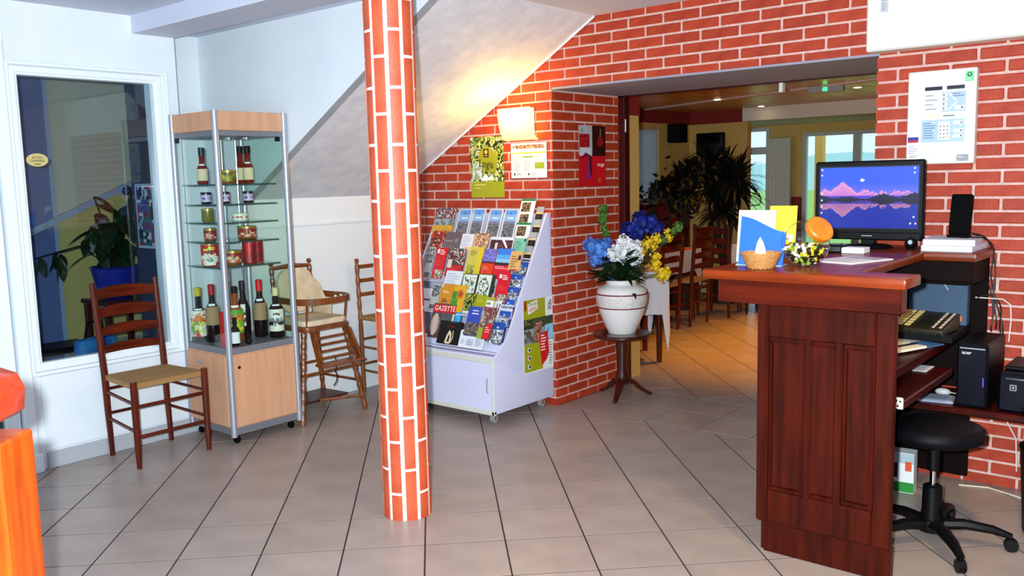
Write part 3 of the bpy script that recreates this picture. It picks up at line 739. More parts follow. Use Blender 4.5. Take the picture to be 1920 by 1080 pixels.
# ------------------------------------------------------------------ printed sheets (flat print as coloured faces on a thin sheet)
class Sheet:
    def __init__(s, w, h, base=(240, 240, 240), t=.0012, back=None):
        s.w, s.h, s.mb, s.d = w, h, MB(), 0
        s.mb.col = base; s.mb.box(-w / 2, w / 2, 0, t, 0, h)
    def pt(s, u, v): return (-s.w / 2 + u * s.w, -.00015 * s.d, v * s.h)
    def rect(s, u0, v0, u1, v1, c):
        s.d += 1; s.mb.quad([s.pt(u0, v0), s.pt(u1, v0), s.pt(u1, v1), s.pt(u0, v1)], c); return s
    def poly(s, pts, c): s.d += 1; s.mb.quad([s.pt(*p) for p in pts], c); return s
    def disc(s, u, v, r, c, n=14, asp=None):
        asp = s.w / s.h if asp is None else asp
        return s.poly([(u + r * math.cos(2 * PI * k / n), v + r * asp * math.sin(2 * PI * k / n)) for k in range(n)], c)
    def photo(s, u0, v0, u1, v1, nx, ny, fn):
        s.d += 1
        if nx < 40: nx, ny = int(nx * 2.2) + 1, int(ny * 2.2) + 1
        for i in range(nx):
            for j in range(ny):
                a, b, c, d = u0 + (u1 - u0) * i / nx, v0 + (v1 - v0) * j / ny, u0 + (u1 - u0) * (i + 1) / nx, v0 + (v1 - v0) * (j + 1) / ny
                s.mb.quad([s.pt(a, b), s.pt(c, b), s.pt(c, d), s.pt(a, d)], tuple(fn((i + .5) / nx, (j + .5) / ny)))
        return s
    def lines(s, u0, v0, u1, v1, n, c, seed=1, fill=.45):
        r = random.Random(seed)
        for k in range(n):
            v = v1 - (v1 - v0) * (k + .5) / n; hh = (v1 - v0) / n * fill / 2
            s.rect(u0, v - hh, u0 + (u1 - u0) * (.55 + .45 * r.random()), v + hh, c); s.d -= 1
        s.d += 1
        return s
    def build(s, name, m=None, **k): return s.mb.build(name, m or M_PRINT, smooth=False, **k)
RNG = random.Random(11)
def from_pal(pal, u, v, k, f=6.0):
    n = .62 * vnoise(u * f, v * f, k) + .38 * vnoise(u * f * 2.3 + 7, v * f * 2.3, k + 5)
    t = max(0, min(.999, (n - .22) / .56)) * len(pal); c = pal[int(t)]; j = int(26 * (vnoise(u * f * 5, v * f * 5, k + 9) - .5))
    return tuple(max(0, min(255, x + j)) for x in c)
def pick(*cols):
    k = RNG.randint(1, 9999)
    return lambda u, v: from_pal(cols, u, v, k)
def bands(*rows):
    """rows: (v limit, palette) bottom to top"""
    k = RNG.randint(1, 9999)
    def f(u, v):
        for lim, pal in rows:
            if v <= lim: return from_pal(pal, u, v, k)
        return (240, 240, 240)
    return f
BK_, WHT, RED_, LIME = (26, 24, 26), (240, 240, 238), (214, 24, 34), (164, 166, 20)
def brochure(kind, w, h):
    t = .004
    if kind == 'flowers': return Sheet(w, h, (90, 80, 80), t).photo(0, 0, 1, 1, 12, 10, bands((.25, [(196, 150, 60), (220, 170, 40)]), (.5, [(150, 170, 180), (110, 120, 110)]), (1, [(150, 110, 120), (70, 60, 66), (200, 190, 190), (120, 60, 70)])))
    if kind == 'orange': return Sheet(w, h, (226, 160, 20), t).photo(0, .3, 1, 1, 8, 3, pick((236, 176, 24), (214, 140, 20))).photo(0, 0, 1, .3, 8, 2, pick((150, 110, 60), (90, 60, 40)))
    if kind == 'bluetown': return Sheet(w, h, (214, 226, 238), t).photo(.08, 0, .92, .5, 9, 9, pick((110, 112, 120), (86, 88, 96), (140, 140, 146), (70, 74, 80))).rect(.08, .5, .92, .58, (126, 132, 170)).rect(.08, .58, .92, .80, (134, 180, 232)).rect(.08, .8, .92, .97, (96, 152, 226)).rect(.3, .66, .75, .71, (220, 232, 246)).disc(.5, .85, .06, (60, 100, 170))
    if kind == 'greencard': return Sheet(w, h, WHT, t).rect(0, .84, 1, 1, (30, 132, 74)).photo(.1, .06, .72, .74, 7, 6, pick((60, 44, 34), (30, 26, 24), (176, 140, 110), (110, 96, 60), (80, 90, 60)))
    if kind == 'darkcard': return Sheet(w, h, (180, 180, 184), t).rect(0, 0, 1, .42, (34, 22, 24)).rect(0, .42, 1, .55, (224, 206, 130)).rect(0, .55, 1, 1, (170, 172, 178)).rect(.2, .1, .6, .3, (80, 46, 40))
    if kind == 'redblack': return Sheet(w, h, (140, 30, 24), t).photo(0, 0, 1, 1, 8, 8, pick((176, 36, 24), (60, 24, 22), (206, 90, 60), (40, 26, 26), (220, 190, 170), (190, 60, 30)))
    if kind == 'brown': return Sheet(w, h, (108, 92, 96), t).rect(.05, .55, .5, .62, (150, 138, 126)).disc(.7, .62, .1, (146, 134, 136)).lines(.08, .1, .8, .4, 4, (126, 112, 112))
    if kind == 'white': return Sheet(w, h, (228, 232, 240), t).lines(.1, .3, .9, .9, 5, (190, 198, 212)).rect(.3, .05, .8, .25, (226, 190, 186))
    if kind == 'sand': return Sheet(w, h, (206, 168, 132), t).photo(.1, 0, 1, 1, 9, 6, pick((206, 164, 122), (176, 120, 86), (226, 196, 164), (150, 96, 70)))
    if kind == 'darkred': return Sheet(w, h, (226, 230, 238), t).photo(.03, 0, .97, .8, 12, 5, pick((50, 24, 34), (90, 22, 34), (60, 60, 76), (140, 60, 60), (36, 30, 40))).rect(.25, .15, .36, .6, (226, 206, 206)).poly([(.5, .8), (.62, .8), (.8, .3), (.74, .25)], (238, 238, 240))
    if kind == 'palegreen': return Sheet(w, h, (126, 196, 168), t).rect(0, .9, 1, 1, WHT).lines(.12, .2, .7, .75, 5, (90, 150, 130)).rect(.8, .7, .95, .88, (60, 70, 66))
    if kind == 'greytree': return Sheet(w, h, (176, 180, 180), t).photo(.05, .5, .95, .95, 5, 6, pick((60, 64, 60), (140, 144, 140), (36, 40, 36), (190, 192, 190))).photo(.1, .05, .9, .2, 4, 2, pick((110, 110, 110), (60, 60, 60)))
    if kind == 'red': return Sheet(w, h, (214, 18, 34), t).rect(.08, .82, .3, .95, WHT).lines(.38, .76, .85, .95, 3, (250, 230, 232)).photo(.25, .02, .95, .28, 6, 5, pick((120, 110, 60), (206, 190, 170), (70, 80, 50), (236, 230, 226))).lines(.1, .4, .8, .6, 3, (228, 60, 66))
    if kind == 'redphoto': return Sheet(w, h, (150, 24, 34), t).photo(0, .4, 1, 1, 8, 6, pick((120, 20, 32), (80, 76, 70), (60, 66, 40), (190, 180, 176), (150, 30, 40))).rect(.05, .04, .95, .4, (206, 30, 34)).lines(.3, .1, .8, .28, 2, (236, 90, 80)).rect(.05, .3, .3, .6, (220, 214, 210))
    if kind == 'yellow': return Sheet(w, h, (222, 204, 66), t).rect(.1, .08, .68, .96, (208, 196, 86)).lines(.16, .72, .62, .9, 4, (128, 120, 40)).photo(.14, .08, .6, .42, 6, 7, pick((120, 124, 50), (206, 196, 86), (160, 158, 66), (84, 92, 40))).rect(.74, .05, .96, .98, (228, 200, 40))
    if kind == 'sunset': return Sheet(w, h, (220, 50, 30), t).rect(0, .52, 1, .58, (70, 40, 60)).photo(0, .58, 1, 1, 5, 5, pick((120, 116, 200), (140, 130, 214), (104, 100, 180))).rect(0, .0, 1, .5, (226, 62, 30)).lines(.12, .3, .7, .42, 2, (236, 140, 110))
    if kind == 'bluesky': return Sheet(w, h, (214, 28, 50), t).photo(0, .52, 1, 1, 6, 6, bands((.25, [(140, 200, 236)]), (.6, [(90, 170, 236)]), (1, [(60, 126, 222)]))).photo(0, .45, 1, .54, 9, 1, pick((50, 50, 40), (90, 80, 60), (30, 34, 30))).lines(.05, .32, .95, .42, 2, (244, 180, 190))
    if kind == 'sandtext': return Sheet(w, h, (226, 176, 104), t).lines(.12, .15, .75, .8, 5, (150, 106, 50)).rect(.7, .55, .95, .8, (60, 50, 76)).rect(.1, 0, .8, .08, (190, 60, 50))
    if kind == 'list': return Sheet(w, h, (60, 74, 60), .03).rect(.04, .03, .96, .97, (226, 236, 220)).photo(.12, .1, .88, .88, 6, 7, pick((226, 236, 220), (226, 236, 220), (60, 70, 60), (226, 236, 220), (130, 146, 128), (240, 246, 236)))
    if kind == 'bluecard': return Sheet(w, h, (60, 100, 176), t).rect(0, .66, 1, 1, (44, 86, 178)).photo(.02, .0, .98, .66, 8, 6, pick((226, 230, 234), (120, 126, 134), (60, 66, 76), (170, 176, 182), (236, 238, 240))).rect(.45, .72, .62, .8, (200, 216, 240))
    if kind == 'orangecover': return Sheet(w, h, (214, 142, 32), t).lines(.2, .66, .8, .76, 2, (246, 226, 170)).photo(.2, .06, .85, .45, 6, 5, pick((160, 90, 36), (196, 120, 50), (120, 70, 34), (226, 170, 80))).rect(.0, .86, .2, 1, (196, 190, 170))
    if kind == 'greenorange': return Sheet(w, h, (222, 170, 24), t).rect(0, 0, .34, .75, (44, 140, 44)).disc(.6, .66, .28, (226, 110, 30)).disc(.62, .66, .16, (150, 90, 36)).photo(.05, .1, .5, .5, 4, 5, pick((60, 160, 50), (34, 120, 40), (120, 180, 50)))
    if kind == 'limeblack': return Sheet(w, h, (30, 34, 24), t).photo(0, 0, 1, 1, 7, 6, pick((30, 30, 24), (150, 156, 40), (90, 110, 30), (190, 190, 60), (20, 22, 18))).rect(0, 0, .6, .1, (220, 224, 226))
    if kind == 'lime': return Sheet(w, h, LIME, t).lines(.2, .6, .8, .8, 2, (186, 188, 60))
    if kind == 'logo': return Sheet(w, h, (170, 170, 60), t).rect(.06, .2, .94, .8, WHT).lines(.12, .5, .9, .75, 1, (150, 160, 40), fill=.6).lines(.12, .26, .9, .46, 1, (206, 40, 80), fill=.7)
    if kind == 'map': return Sheet(w, h, (206, 226, 240), t).rect(0, .7, 1, 1, (236, 240, 244)).poly([(.1, .3), (.3, .3), (.6, .9), (.45, .9)], (120, 140, 160)).poly([(.5, .3), (.65, .3), (.95, .9), (.8, .9)], (150, 60, 60)).rect(.1, .02, .9, .25, (150, 196, 230))
    if kind == 'gazette': return Sheet(w, h, (70, 70, 70), t).rect(0, .74, 1, .97, (206, 20, 26)).photo(0, .0, .42, .70, 6, 9, lambda u, v: (206 - int(70 * abs(u - .5)), 186 - int(80 * abs(u - .5)), 174 - int(80 * abs(u - .5))) if (u - .5) ** 2 + (v - .55) ** 2 < .2 else (90, 60, 56)).rect(.42, 0, .92, .72, (84, 84, 86)).lines(.5, .1, .85, .6, 6, (104, 104, 106)).rect(.92, 0, 1, .72, (226, 214, 180))
    if kind == 'cyan': return Sheet(w, h, (40, 160, 226), t).rect(.05, .05, .95, .9, (60, 184, 238)).lines(.3, .5, .8, .65, 2, (140, 216, 246)).rect(.05, .85, .95, 1, (90, 170, 220))
    if kind == 'blackbook': return Sheet(w, h, (14, 10, 10), .012).poly([(.36, .08), (.42, .02), (.6, .02), (.66, .14), (.6, .5), (.5, .62), (.42, .4)], (226, 206, 170)).poly([(.46, .1), (.56, .1), (.56, .34), (.5, .42)], (40, 26, 20)).poly([(.66, .06), (.72, .3), (.68, .6), (.65, .6), (.68, .3)], (220, 200, 160)).rect(.35, .72, .7, .82, (70, 16, 18)).rect(.4, .93, .8, .98, (60, 60, 66))
    if kind == 'bluebook': return Sheet(w, h, (56, 76, 176), t).photo(.0, .02, 1, .45, 7, 6, pick((76, 66, 70), (116, 100, 96), (60, 70, 60), (150, 120, 100), (44, 50, 60))).lines(.25, .82, .85, .9, 1, (214, 220, 246)).lines(.25, .72, .9, .8, 1, (236, 238, 250))
    if kind == 'redphoto2': return Sheet(w, h, (120, 60, 60), t).photo(0, .35, 1, 1, 8, 8, pick((130, 50, 60), (90, 70, 60), (190, 120, 110), (60, 60, 50), (160, 150, 130), (206, 180, 170))).rect(.0, 0, .35, .35, (150, 170, 40)).poly([(.35, .05), (.8, .0), (.95, .5), (.5, .45)], (216, 26, 40)).lines(.5, .2, .85, .4, 3, (246, 170, 170))
    return Sheet(w, h, (232, 234, 242), t).rect(.08, .78, .13, .9, (60, 110, 70)).lines(.15, .76, .5, .9, 2, (150, 156, 170)).rect(.3, .1, .62, .55, (206, 212, 224)).rect(.66, .1, .96, .6, (212, 216, 228)).lines(.08, .2, .28, .5, 4, (170, 176, 190)).lines(.34, .16, .6, .5, 3, (150, 158, 176)).lines(.68, .16, .92, .54, 4, (160, 166, 180))

# ------------------------------------------------------------------ brochure rack on casters
RL, RR, RF, RB = -4.455, -3.475, 3.95, 4.545
rack = thing('brochure_rack', 'white stepped brochure rack on casters against the brick wall', 'rack', (RL, RF, 0))
rw, rd = RR - RL, RB - RF
side = [(0, .07), (rd, .07), (rd, 1.275), (rd - .035, 1.275), (.135, .52), (.03, .43), (0, .41)]
for x in (0, rw - .016):
    MB().prism([(x, a, b) for a, b in side], (.016, 0, 0)).build('side_panel', M_LAQ, rack, bevel=.002)
MB().box(.016, rw - .016, rd - .012, rd, .07, 1.27).build('back_panel', M_LAQ, rack)
MB().box(.016, rw - .016, .02, rd - .012, .07, .085).build('base_board', M_LAQ, rack)
MB().cbox(.0, rw, -.004, .018, .062, .09, b=.003).cbox(.016, rw - .016, -.002, .018, .385, .415, b=.003).cbox(0, .02, -.004, .0, .062, .42, b=.002).cbox(rw - .02, rw, -.004, .0, .062, .42, b=.002).build('edge_trim', mat('cream_edge_strip', (214, 212, 200), .5), rack)
for i, (a, b) in enumerate(((.02, rw * .5), (rw * .48, rw - .02))):
    sd = MB().box(a, b, .004 + .006 * (1 - i), .010 + .006 * (1 - i), .09, .385).build('sliding_door', M_LAQ, rack)
    if i: MB().tube([(b - .03, .002, .20), (b - .03, -.010, .205), (b - .03, -.012, .245), (b - .03, -.010, .285), (b - .03, .002, .29)], .0035, 8).build('handle', M_ALU, sd)
MB().box(.016, rw - .016, .01, .10, .415, .425).build('counter_ledge', M_LAQ, rack)
TIER = [(4.455, 1.085), (4.38, .985), (4.29, .815), (4.205, .705), (4.12, .635), (4.03, .432)]
for ty, tz in TIER:
    yy = ty - RF
    MB().prism([(.016, yy - .03, tz), (.016, yy - .03, tz + .008), (.016, yy - .026, tz + .008), (.016, yy - .026, tz + .004), (.016, yy + .05, tz + .004), (.016, yy + .05, tz)], (rw - .032, 0, 0)).build('step', M_LAQ, rack)
    MB().prism([(.016, yy + .02, tz), (.016, yy + .024, tz), (.016, yy + .047, tz + .06), (.016, yy + .043, tz + .06)], (rw - .032, 0, 0)).build('step_back', M_LAQ, rack)
for x in (.06, rw - .06):
    for y in (.06, rd - .06):
        MB().tube([(x - .010, y, .028), (x + .010, y, .028)], .028, 16).build('caster_wheel', mat('grey_rubber', (150, 150, 150), .5), rack)
        MB().cbox(x - .018, x + .018, y - .018, y + .018, .056, .072, b=.003).cbox(x - .014, x - .011, y - .010, y + .010, .02, .06, b=.001).cbox(x + .011, x + .014, y - .010, y + .010, .02, .06, b=.001).build('caster_fork', M_CHROME, rack)
# poster taped on the side panel (faces +x)
ps = Sheet(.30, .47, WHT, .0008)
ps.rect(0, .72, .74, 1, LIME).rect(.03, .86, .10, .99, (176, 30, 30))
ps.photo(0, .40, 1, .74, 16, 12, bands((.3, [(150, 156, 150), (120, 124, 116), (90, 90, 90)]), (.6, [(130, 140, 140), (150, 180, 196), (96, 86, 70)]), (1, [(46, 56, 30), (70, 84, 40), (30, 36, 22), (96, 100, 60)])))
ps.photo(.34, .42, .62, .68, 8, 10, pick((176, 106, 76), (120, 66, 50), (206, 150, 120), (90, 60, 60))).rect(.72, .42, 1, .62, (150, 204, 236)).poly([(.78, .45), (.8, .56), (.86, .58), (.84, .54), (.82, .45)], (60, 160, 150))
ps.poly([(.14, .80), (.48, .86), (.46, .99), (.14, .95)], (246, 244, 232)).rect(0, .02, .62, .40, LIME)
for v in (.32, .21, .09): ps.disc(.16, v, .055, (236, 236, 230)).disc(.17, v, .035, (60, 50, 46))
ps.poly([(.50, .50), (.80, .54), (.84, .22), (.76, .14), (.58, .06)], (214, 22, 32)).lines(.56, .26, .76, .5, 6, (248, 214, 214)).rect(.8, .80, .96, .98, (232, 232, 240)).photo(.82, .82, .95, .96, 5, 5, pick((110, 110, 116), (226, 226, 230))).lines(.84, .05, .96, .38, 9, (150, 150, 160))
pst = tag(ps.build('tourist_poster'), 'tourist poster with lime panels and children picture on the rack side', 'poster')
pst.location = (RR + .0016, 4.395, .265); pst.rotation_euler = (0, 0, PI / 2)
text('Points', .040, (-.062, -.0052, .441), M_TEXT_GN, pst, (PI / 2, -.13, 0), sx=.8); text('canto', .042, (-.062, -.0052, .412), M_TEXT_RD, pst, (PI / 2, -.13, 0), sx=.85)

BROCH = [
('flowers',-4.345,4.440,1.171,0.193,0.134,'booklet with mixed flower photos at the top left of the rack'),
('orange',-4.345,4.425,1.125,0.193,0.075,'orange leaflet below the flower booklet'),
('bluetown',-4.173,4.440,1.134,0.122,0.161,'blue town guide, first from the left on the top row'),
('bluetown',-4.044,4.440,1.137,0.115,0.162,'blue town guide, second from the left on the top row'),
('bluetown',-3.891,4.440,1.140,0.120,0.156,'blue town guide, third from the left on the top row'),
('bluetown',-3.757,4.440,1.143,0.119,0.153,'blue town guide, last on the right of the top row'),
('greencard',-3.640,4.500,1.275,0.120,0.088,'green topped white postcard standing highest on the rack'),
('greencard',-3.640,4.472,1.200,0.120,0.088,'green topped white postcard second from the top'),
('greencard',-3.629,4.430,1.122,0.122,0.090,'green topped white postcard third from the top'),
('darkcard',-3.541,4.500,1.233,0.058,0.079,'dark bottle card, uppermost of the narrow stack'),
('darkcard',-3.537,4.459,1.150,0.058,0.082,'dark bottle card, second of the narrow stack'),
('darkcard',-3.534,4.408,1.068,0.058,0.085,'dark bottle card, third of the narrow stack'),
('darkcard',-3.530,4.352,0.978,0.058,0.091,'dark bottle card, lowest of the narrow stack'),
('redblack',-4.345,4.360,1.032,0.125,0.115,'red and black picture leaflet on the second row'),
('brown',-4.195,4.360,1.026,0.156,0.117,'grey-brown leaflet on the second row'),
('white',-4.057,4.360,1.048,0.108,0.086,'white leaflet between the grey-brown and the sandy one'),
('sand',-3.932,4.360,1.052,0.136,0.089,'sandy picture leaflet on the second row'),
('darkred',-3.749,4.360,1.055,0.205,0.066,'wide dark red leaflet on the second row'),
('palegreen',-3.585,4.350,1.050,0.097,0.078,'pale green leaflet at the right of the second row'),
('greytree',-4.350,4.270,0.856,0.065,0.184,'grey leaflet at the left end of the third row'),
('red',-4.249,4.270,0.864,0.102,0.175,'bright red leaflet at the left of the third row'),
('redphoto',-4.095,4.270,0.885,0.153,0.154,'red and grey photo leaflet on the third row'),
('yellow',-3.933,4.270,0.880,0.133,0.173,'tall yellow leaflet with line drawing'),
('sunset',-3.804,4.270,0.885,0.106,0.160,'leaflet with violet sky above a red field'),
('bluesky',-3.675,4.270,0.890,0.140,0.161,'leaflet with bright blue sky above a crimson field'),
('sandtext',-3.555,4.262,0.950,0.095,0.091,'sand coloured text leaflet at the right of the third row'),
('white',-4.036,4.190,0.800,0.151,0.100,'white and grey leaflet on the fourth row'),
('list',-3.889,4.170,0.748,0.125,0.140,'pale green pictogram list, left of the pair'),
('list',-3.759,4.170,0.748,0.120,0.145,'pale green pictogram list, right of the pair'),
('red',-3.610,4.180,0.755,0.100,0.150,'bright red leaflet at the right of the fourth row'),
('bluecard',-3.554,4.298,0.880,0.105,0.090,'blue castle card, first from the top'),
('bluecard',-3.558,4.250,0.805,0.105,0.092,'blue castle card, second from the top'),
('bluecard',-3.554,4.200,0.728,0.110,0.094,'blue castle card, third from the top'),
('bluecard',-3.550,4.158,0.658,0.105,0.090,'blue castle card, fourth from the top'),
('bluecard',-3.546,4.113,0.588,0.108,0.092,'blue castle card, fifth from the top'),
('bluecard',-3.555,4.048,0.486,0.115,0.130,'blue castle card, large lowest one'),
('greytree',-4.126,4.100,0.680,0.075,0.135,'grey tree leaflet on the fifth row'),
('orangecover',-4.031,4.100,0.680,0.112,0.141,'orange cover leaflet on the fifth row'),
('greenorange',-3.916,4.100,0.682,0.112,0.139,'green and orange leaflet on the fifth row'),
('limeblack',-3.806,4.100,0.682,0.088,0.093,'lime and black leaflet on the fifth row'),
('lime',-3.712,4.098,0.684,0.095,0.088,'plain lime leaflet on the fifth row'),
('logo',-3.632,4.095,0.690,0.070,0.074,'small white logo card above the castle cards'),
('map',-3.612,4.120,0.615,0.060,0.120,'pale blue map leaflet at the right of the bottom rows'),
('gazette',-4.011,4.020,0.483,0.204,0.214,'gazette magazine with red title band and portrait'),
('cyan',-3.932,4.085,0.585,0.124,0.102,'cyan leaflet behind the black book'),
('blackbook',-3.899,3.985,0.462,0.194,0.139,'black book with golden ring picture'),
('bluebook',-3.706,4.020,0.555,0.140,0.149,'blue book with castle photo on the bottom row'),
('redphoto2',-3.595,4.005,0.550,0.115,0.160,'red and lime photo leaflet on the bottom row'),
('form',-3.702,3.985,0.455,0.210,0.102,'white printed form at the bottom of the rack')]
LEAN = -.38
for kind, x, y, z, wd, hh, lab in BROCH:
    ex = 0 if 'card' in kind or z < .5 else .028
    o = tag(brochure(kind, wd * .985, (hh + ex) / math.cos(LEAN)).build('brochure'), lab, 'brochure', 'brochures on the rack')
    o.location = (x, y - ex * .4, z - ex); o.rotation_euler = (LEAN, 0, 0)
    if kind == 'gazette': text('GAZETTE', .048, (.004, -.0016, hh * 1.077 * .855), M_TEXT_WH, o, sx=.9)
    if lab == 'cyan leaflet behind the black book': o.rotation_euler = (-.3, 0, 0)

# ------------------------------------------------------------------ things on the brick wall
def on_wall(sheet, name, label, cat, x, z):
    o = tag(sheet.build(name), label, cat); o.location = (x, WY - .004, z); return o
lg = Sheet(.30, .41, LIME, .001)
lg.photo(0, .26, 1, 1, 16, 18, pick((150, 170, 40), (40, 36, 30), (120, 150, 40), (206, 214, 120), (30, 26, 26), (90, 120, 40), (236, 240, 230), (170, 180, 60)))
lg.poly([(.24, .46), (.76, .40), (.84, .70), (.5, .86), (.26, .76)], (156, 160, 24)).photo(.06, .30, .34, .56, 6, 6, pick((226, 232, 236), (196, 206, 200), (150, 170, 120)))
lg.poly([(.3, .27), (.7, .29), (.66, .38), (.54, .33), (.44, .40), (.36, .33)], (240, 242, 236)).rect(.4, .66, .56, .80, (84, 34, 28)).disc(.48, .75, .045, (214, 206, 90)).rect(.445, .685, .515, .70, (214, 206, 90))
lg.lines(.12, .19, .66, .23, 1, (214, 216, 130)).lines(.12, .14, .4, .17, 1, (214, 216, 130)).rect(0, 0, 1, .004, LIME)
lgo = on_wall(lg, 'leafy_poster', 'leafy green and black poster hanging on the brick wall left of the lamp', 'poster', -4.018, 1.373)
text('Logis', .072, (-.005, -.0035, .225), M_TEXT_DB, lgo, (PI / 2, .12, 0), sx=.9)
inf = Sheet(.297, .226, (238, 240, 236), .001)
inf.photo(.12, .84, .94, .95, 16, 3, pick((120, 100, 90), (170, 40, 50), (206, 190, 160), (60, 60, 70), (150, 120, 90))).rect(.05, .85, .1, .94, (120, 120, 120)).rect(.04, .70, .97, .74, (176, 190, 60)).rect(.34, .58, .62, .63, (130, 160, 80)).rect(.67, .26, .93, .44, (150, 170, 50))
inf.lines(.06, .2, .3, .62, 9, (176, 180, 190), 2).lines(.36, .2, .6, .54, 7, (180, 184, 192), 3).lines(.68, .48, .92, .66, 4, (186, 190, 196), 4).lines(.15, .08, .3, .15, 2, (150, 150, 160), 5).lines(.55, .08, .75, .15, 2, (190, 190, 196), 6)
inf.rect(.08, .08, .12, .15, (50, 70, 90)).poly([(.47, .11), (.5, .15), (.53, .11), (.5, .07)], (60, 40, 90))
on_wall(inf, 'information_sheet', 'white landscape information sheet pinned below the wall lamp', 'sheet', -3.655, 1.499)
# sconce
sc = thing('wall_sconce', 'glowing quarter-round wall lamp on the brick wall', 'lamp', (-3.70, WY, 1.85))
MB().cbox(-.10, .10, -.012, .0, -.10, .10, b=.004).build('back_plate', M_PLASW, sc)
sh_ = MB(); vs, fs = [], []; n = 12
for i in range(n + 1):
    a = PI / 2 * i / n
    for s in (-1, 1):
        vs += [(s * .135, -.012 - .085 * math.sin(a), -.105 + .0 + .20 * (1 - math.cos(a))), (s * .135, -.012 - .082 * math.sin(a), -.101 + .20 * (1 - math.cos(a)))]
for i in range(n):
    k = 4 * i; fs += [(k, k + 2, k + 6, k + 4), (k + 1, k + 5, k + 7, k + 3)]
fs += [(0, 1, 3, 2), (4 * n, 4 * n + 2, 4 * n + 3, 4 * n + 1)]
M_SHADE = mat('glowing_lamp_shade', (255, 220, 150), .6, emit=(255, 200, 90), estr=2.6)
sh_.add(vs, fs).build('lamp_shade', M_SHADE, sc, angle=60)
MB().blob((0, -.045, .0), .028, 12, 8).build('bulb', mat('hot_bulb', (255, 240, 200), .5, emit=(255, 214, 120), estr=30), sc)
lo = light('sconce_light', 'POINT', (-3.70, WY - .17, 1.89), 10, (1, .58, .13), .05)
# calendar-like red posters on the jamb (face +x)
for i, (yy, lab) in enumerate(((4.915, 'red poster with white bowl of berries on the brick jamb'), (5.073, 'red poster with cherry and white lettering on the brick jamb'))):
    s = Sheet(.158, .405, (196, 16, 28), .001)
    if i == 0:
        s.rect(0, .52, 1, 1, (176, 178, 182)).photo(.05, .6, .8, .86, 7, 7, pick((150, 16, 30), (190, 30, 40), (110, 10, 24))).poly([(.05, .5), (.95, .5), (.9, .64), (.1, .64)], (206, 206, 212)).poly([(.1, .46), (.9, .5), (.5, .56)], (120, 20, 50)).poly([(.45, .1), (.6, .4), (.7, .5), (.8, .2), (.95, .14)], (150, 30, 110)).poly([(.85, .15), (.95, .2), (.9, .5), (.75, .5)], (36, 20, 30)).poly([(.2, .92), (.3, .96), (.26, .86)], (70, 110, 90))
    else:
        s.rect(0, .5, 1, 1, (44, 10, 14)).disc(.6, .74, .22, (150, 14, 24)).poly([(.58, .82), (.62, .82), (.64, .95), (.6, .95)], (200, 160, 150)).rect(.1, .06, .9, .48, (206, 18, 30)).rect(.4, .06, .6, .14, (190, 90, 40))
    o = tag(s.build('red_poster'), lab, 'poster'); o.location = (JX + .006, yy, 1.433); o.rotation_euler = (0, 0, PI / 2)
    if i: text('rouge', .036, (.015, -.003, .145), M_TEXT_WH, o)
# alarm panel
al = thing('alarm_panel', 'white fire alarm control panel with blue keypad on the brick wall', 'alarm panel', (-1.15, WY, 1.735))
MB().cbox(-.148, .148, -.05, .0, -.216, .216, b=.004).build('housing', M_PLASW, al)
kp = Sheet(.19, .26, (228, 232, 234), .001)
kp.rect(.06, .92, .46, .985, (24, 22, 36)).rect(.56, .92, .96, .985, (24, 22, 36)).rect(.45, .53, .99, .88, (176, 196, 226)).rect(.0, .0, .99, .40, (176, 200, 228))
for i in range(4): kp.rect(.42, .56 + .08 * i, .58, .62 + .08 * i, (240, 242, 244)).disc(.5, .59 + .08 * i, .025, (110, 110, 120)).lines(.08, .565 + .08 * i, .36, .615 + .08 * i, 1, (160, 164, 176), i)
kp.poly([(.6, .86), (.64, .86), (.8, .72), (.78, .70)], WHT).poly([(.6, .56), (.78, .70), (.8, .67), (.64, .56)], WHT).rect(.76, .56, .97, .63, WHT).disc(.92, .595, .03, (120, 122, 130)).lines(.7, .78, .98, .86, 2, (120, 130, 150)).rect(.1, .43, .4, .49, (230, 232, 190)).lines(.5, .43, .92, .49, 1, (130, 134, 140))
kp.rect(.40, .04, .66, .36, (236, 240, 244))
for i in range(4):
    for j in range(3): kp.disc(.45 + .08 * j, .08 + .065 * i, .022, (140, 142, 150) if (i, j) != (0, 2) else (206, 196, 70))
for v in (.3, .16, .07): kp.rect(.74, v, .96, v + .06, WHT).disc(.92, v + .03, .025, (110, 112, 120))
kp.lines(.06, .06, .36, .36, 7, (120, 140, 170))
ko = kp.build('keypad', parent=al); ko.location = (.012, -.052, -.115)
s = Sheet(.055, .12, WHT, .0006); s.rect(.06, .84, .94, .98, (60, 40, 130)).rect(.06, .76, .94, .84, (206, 40, 60)).lines(.1, .3, .9, .66, 4, (176, 178, 190))
so = s.build('service_sticker', parent=al); so.location = (-.118, -.051, -.205); text('2013', .016, (0, -.001, .026), M_TEXT_BK, so)
s = Sheet(.036, .045, (120, 210, 150), .0006); s.disc(.5, .68, .28, (30, 60, 40)).disc(.5, .7, .14, (150, 226, 176)).lines(.2, .1, .8, .3, 2, (226, 240, 230))
so = s.build('green_sticker', parent=al); so.location = (.118, -.051, .155)
s = Sheet(.05, .03, (150, 152, 156), .0006); s.lines(.1, .45, .7, .85, 2, (214, 214, 218)); so = s.build('name_plate', parent=al); so.location = (.10, -.051, -.205)
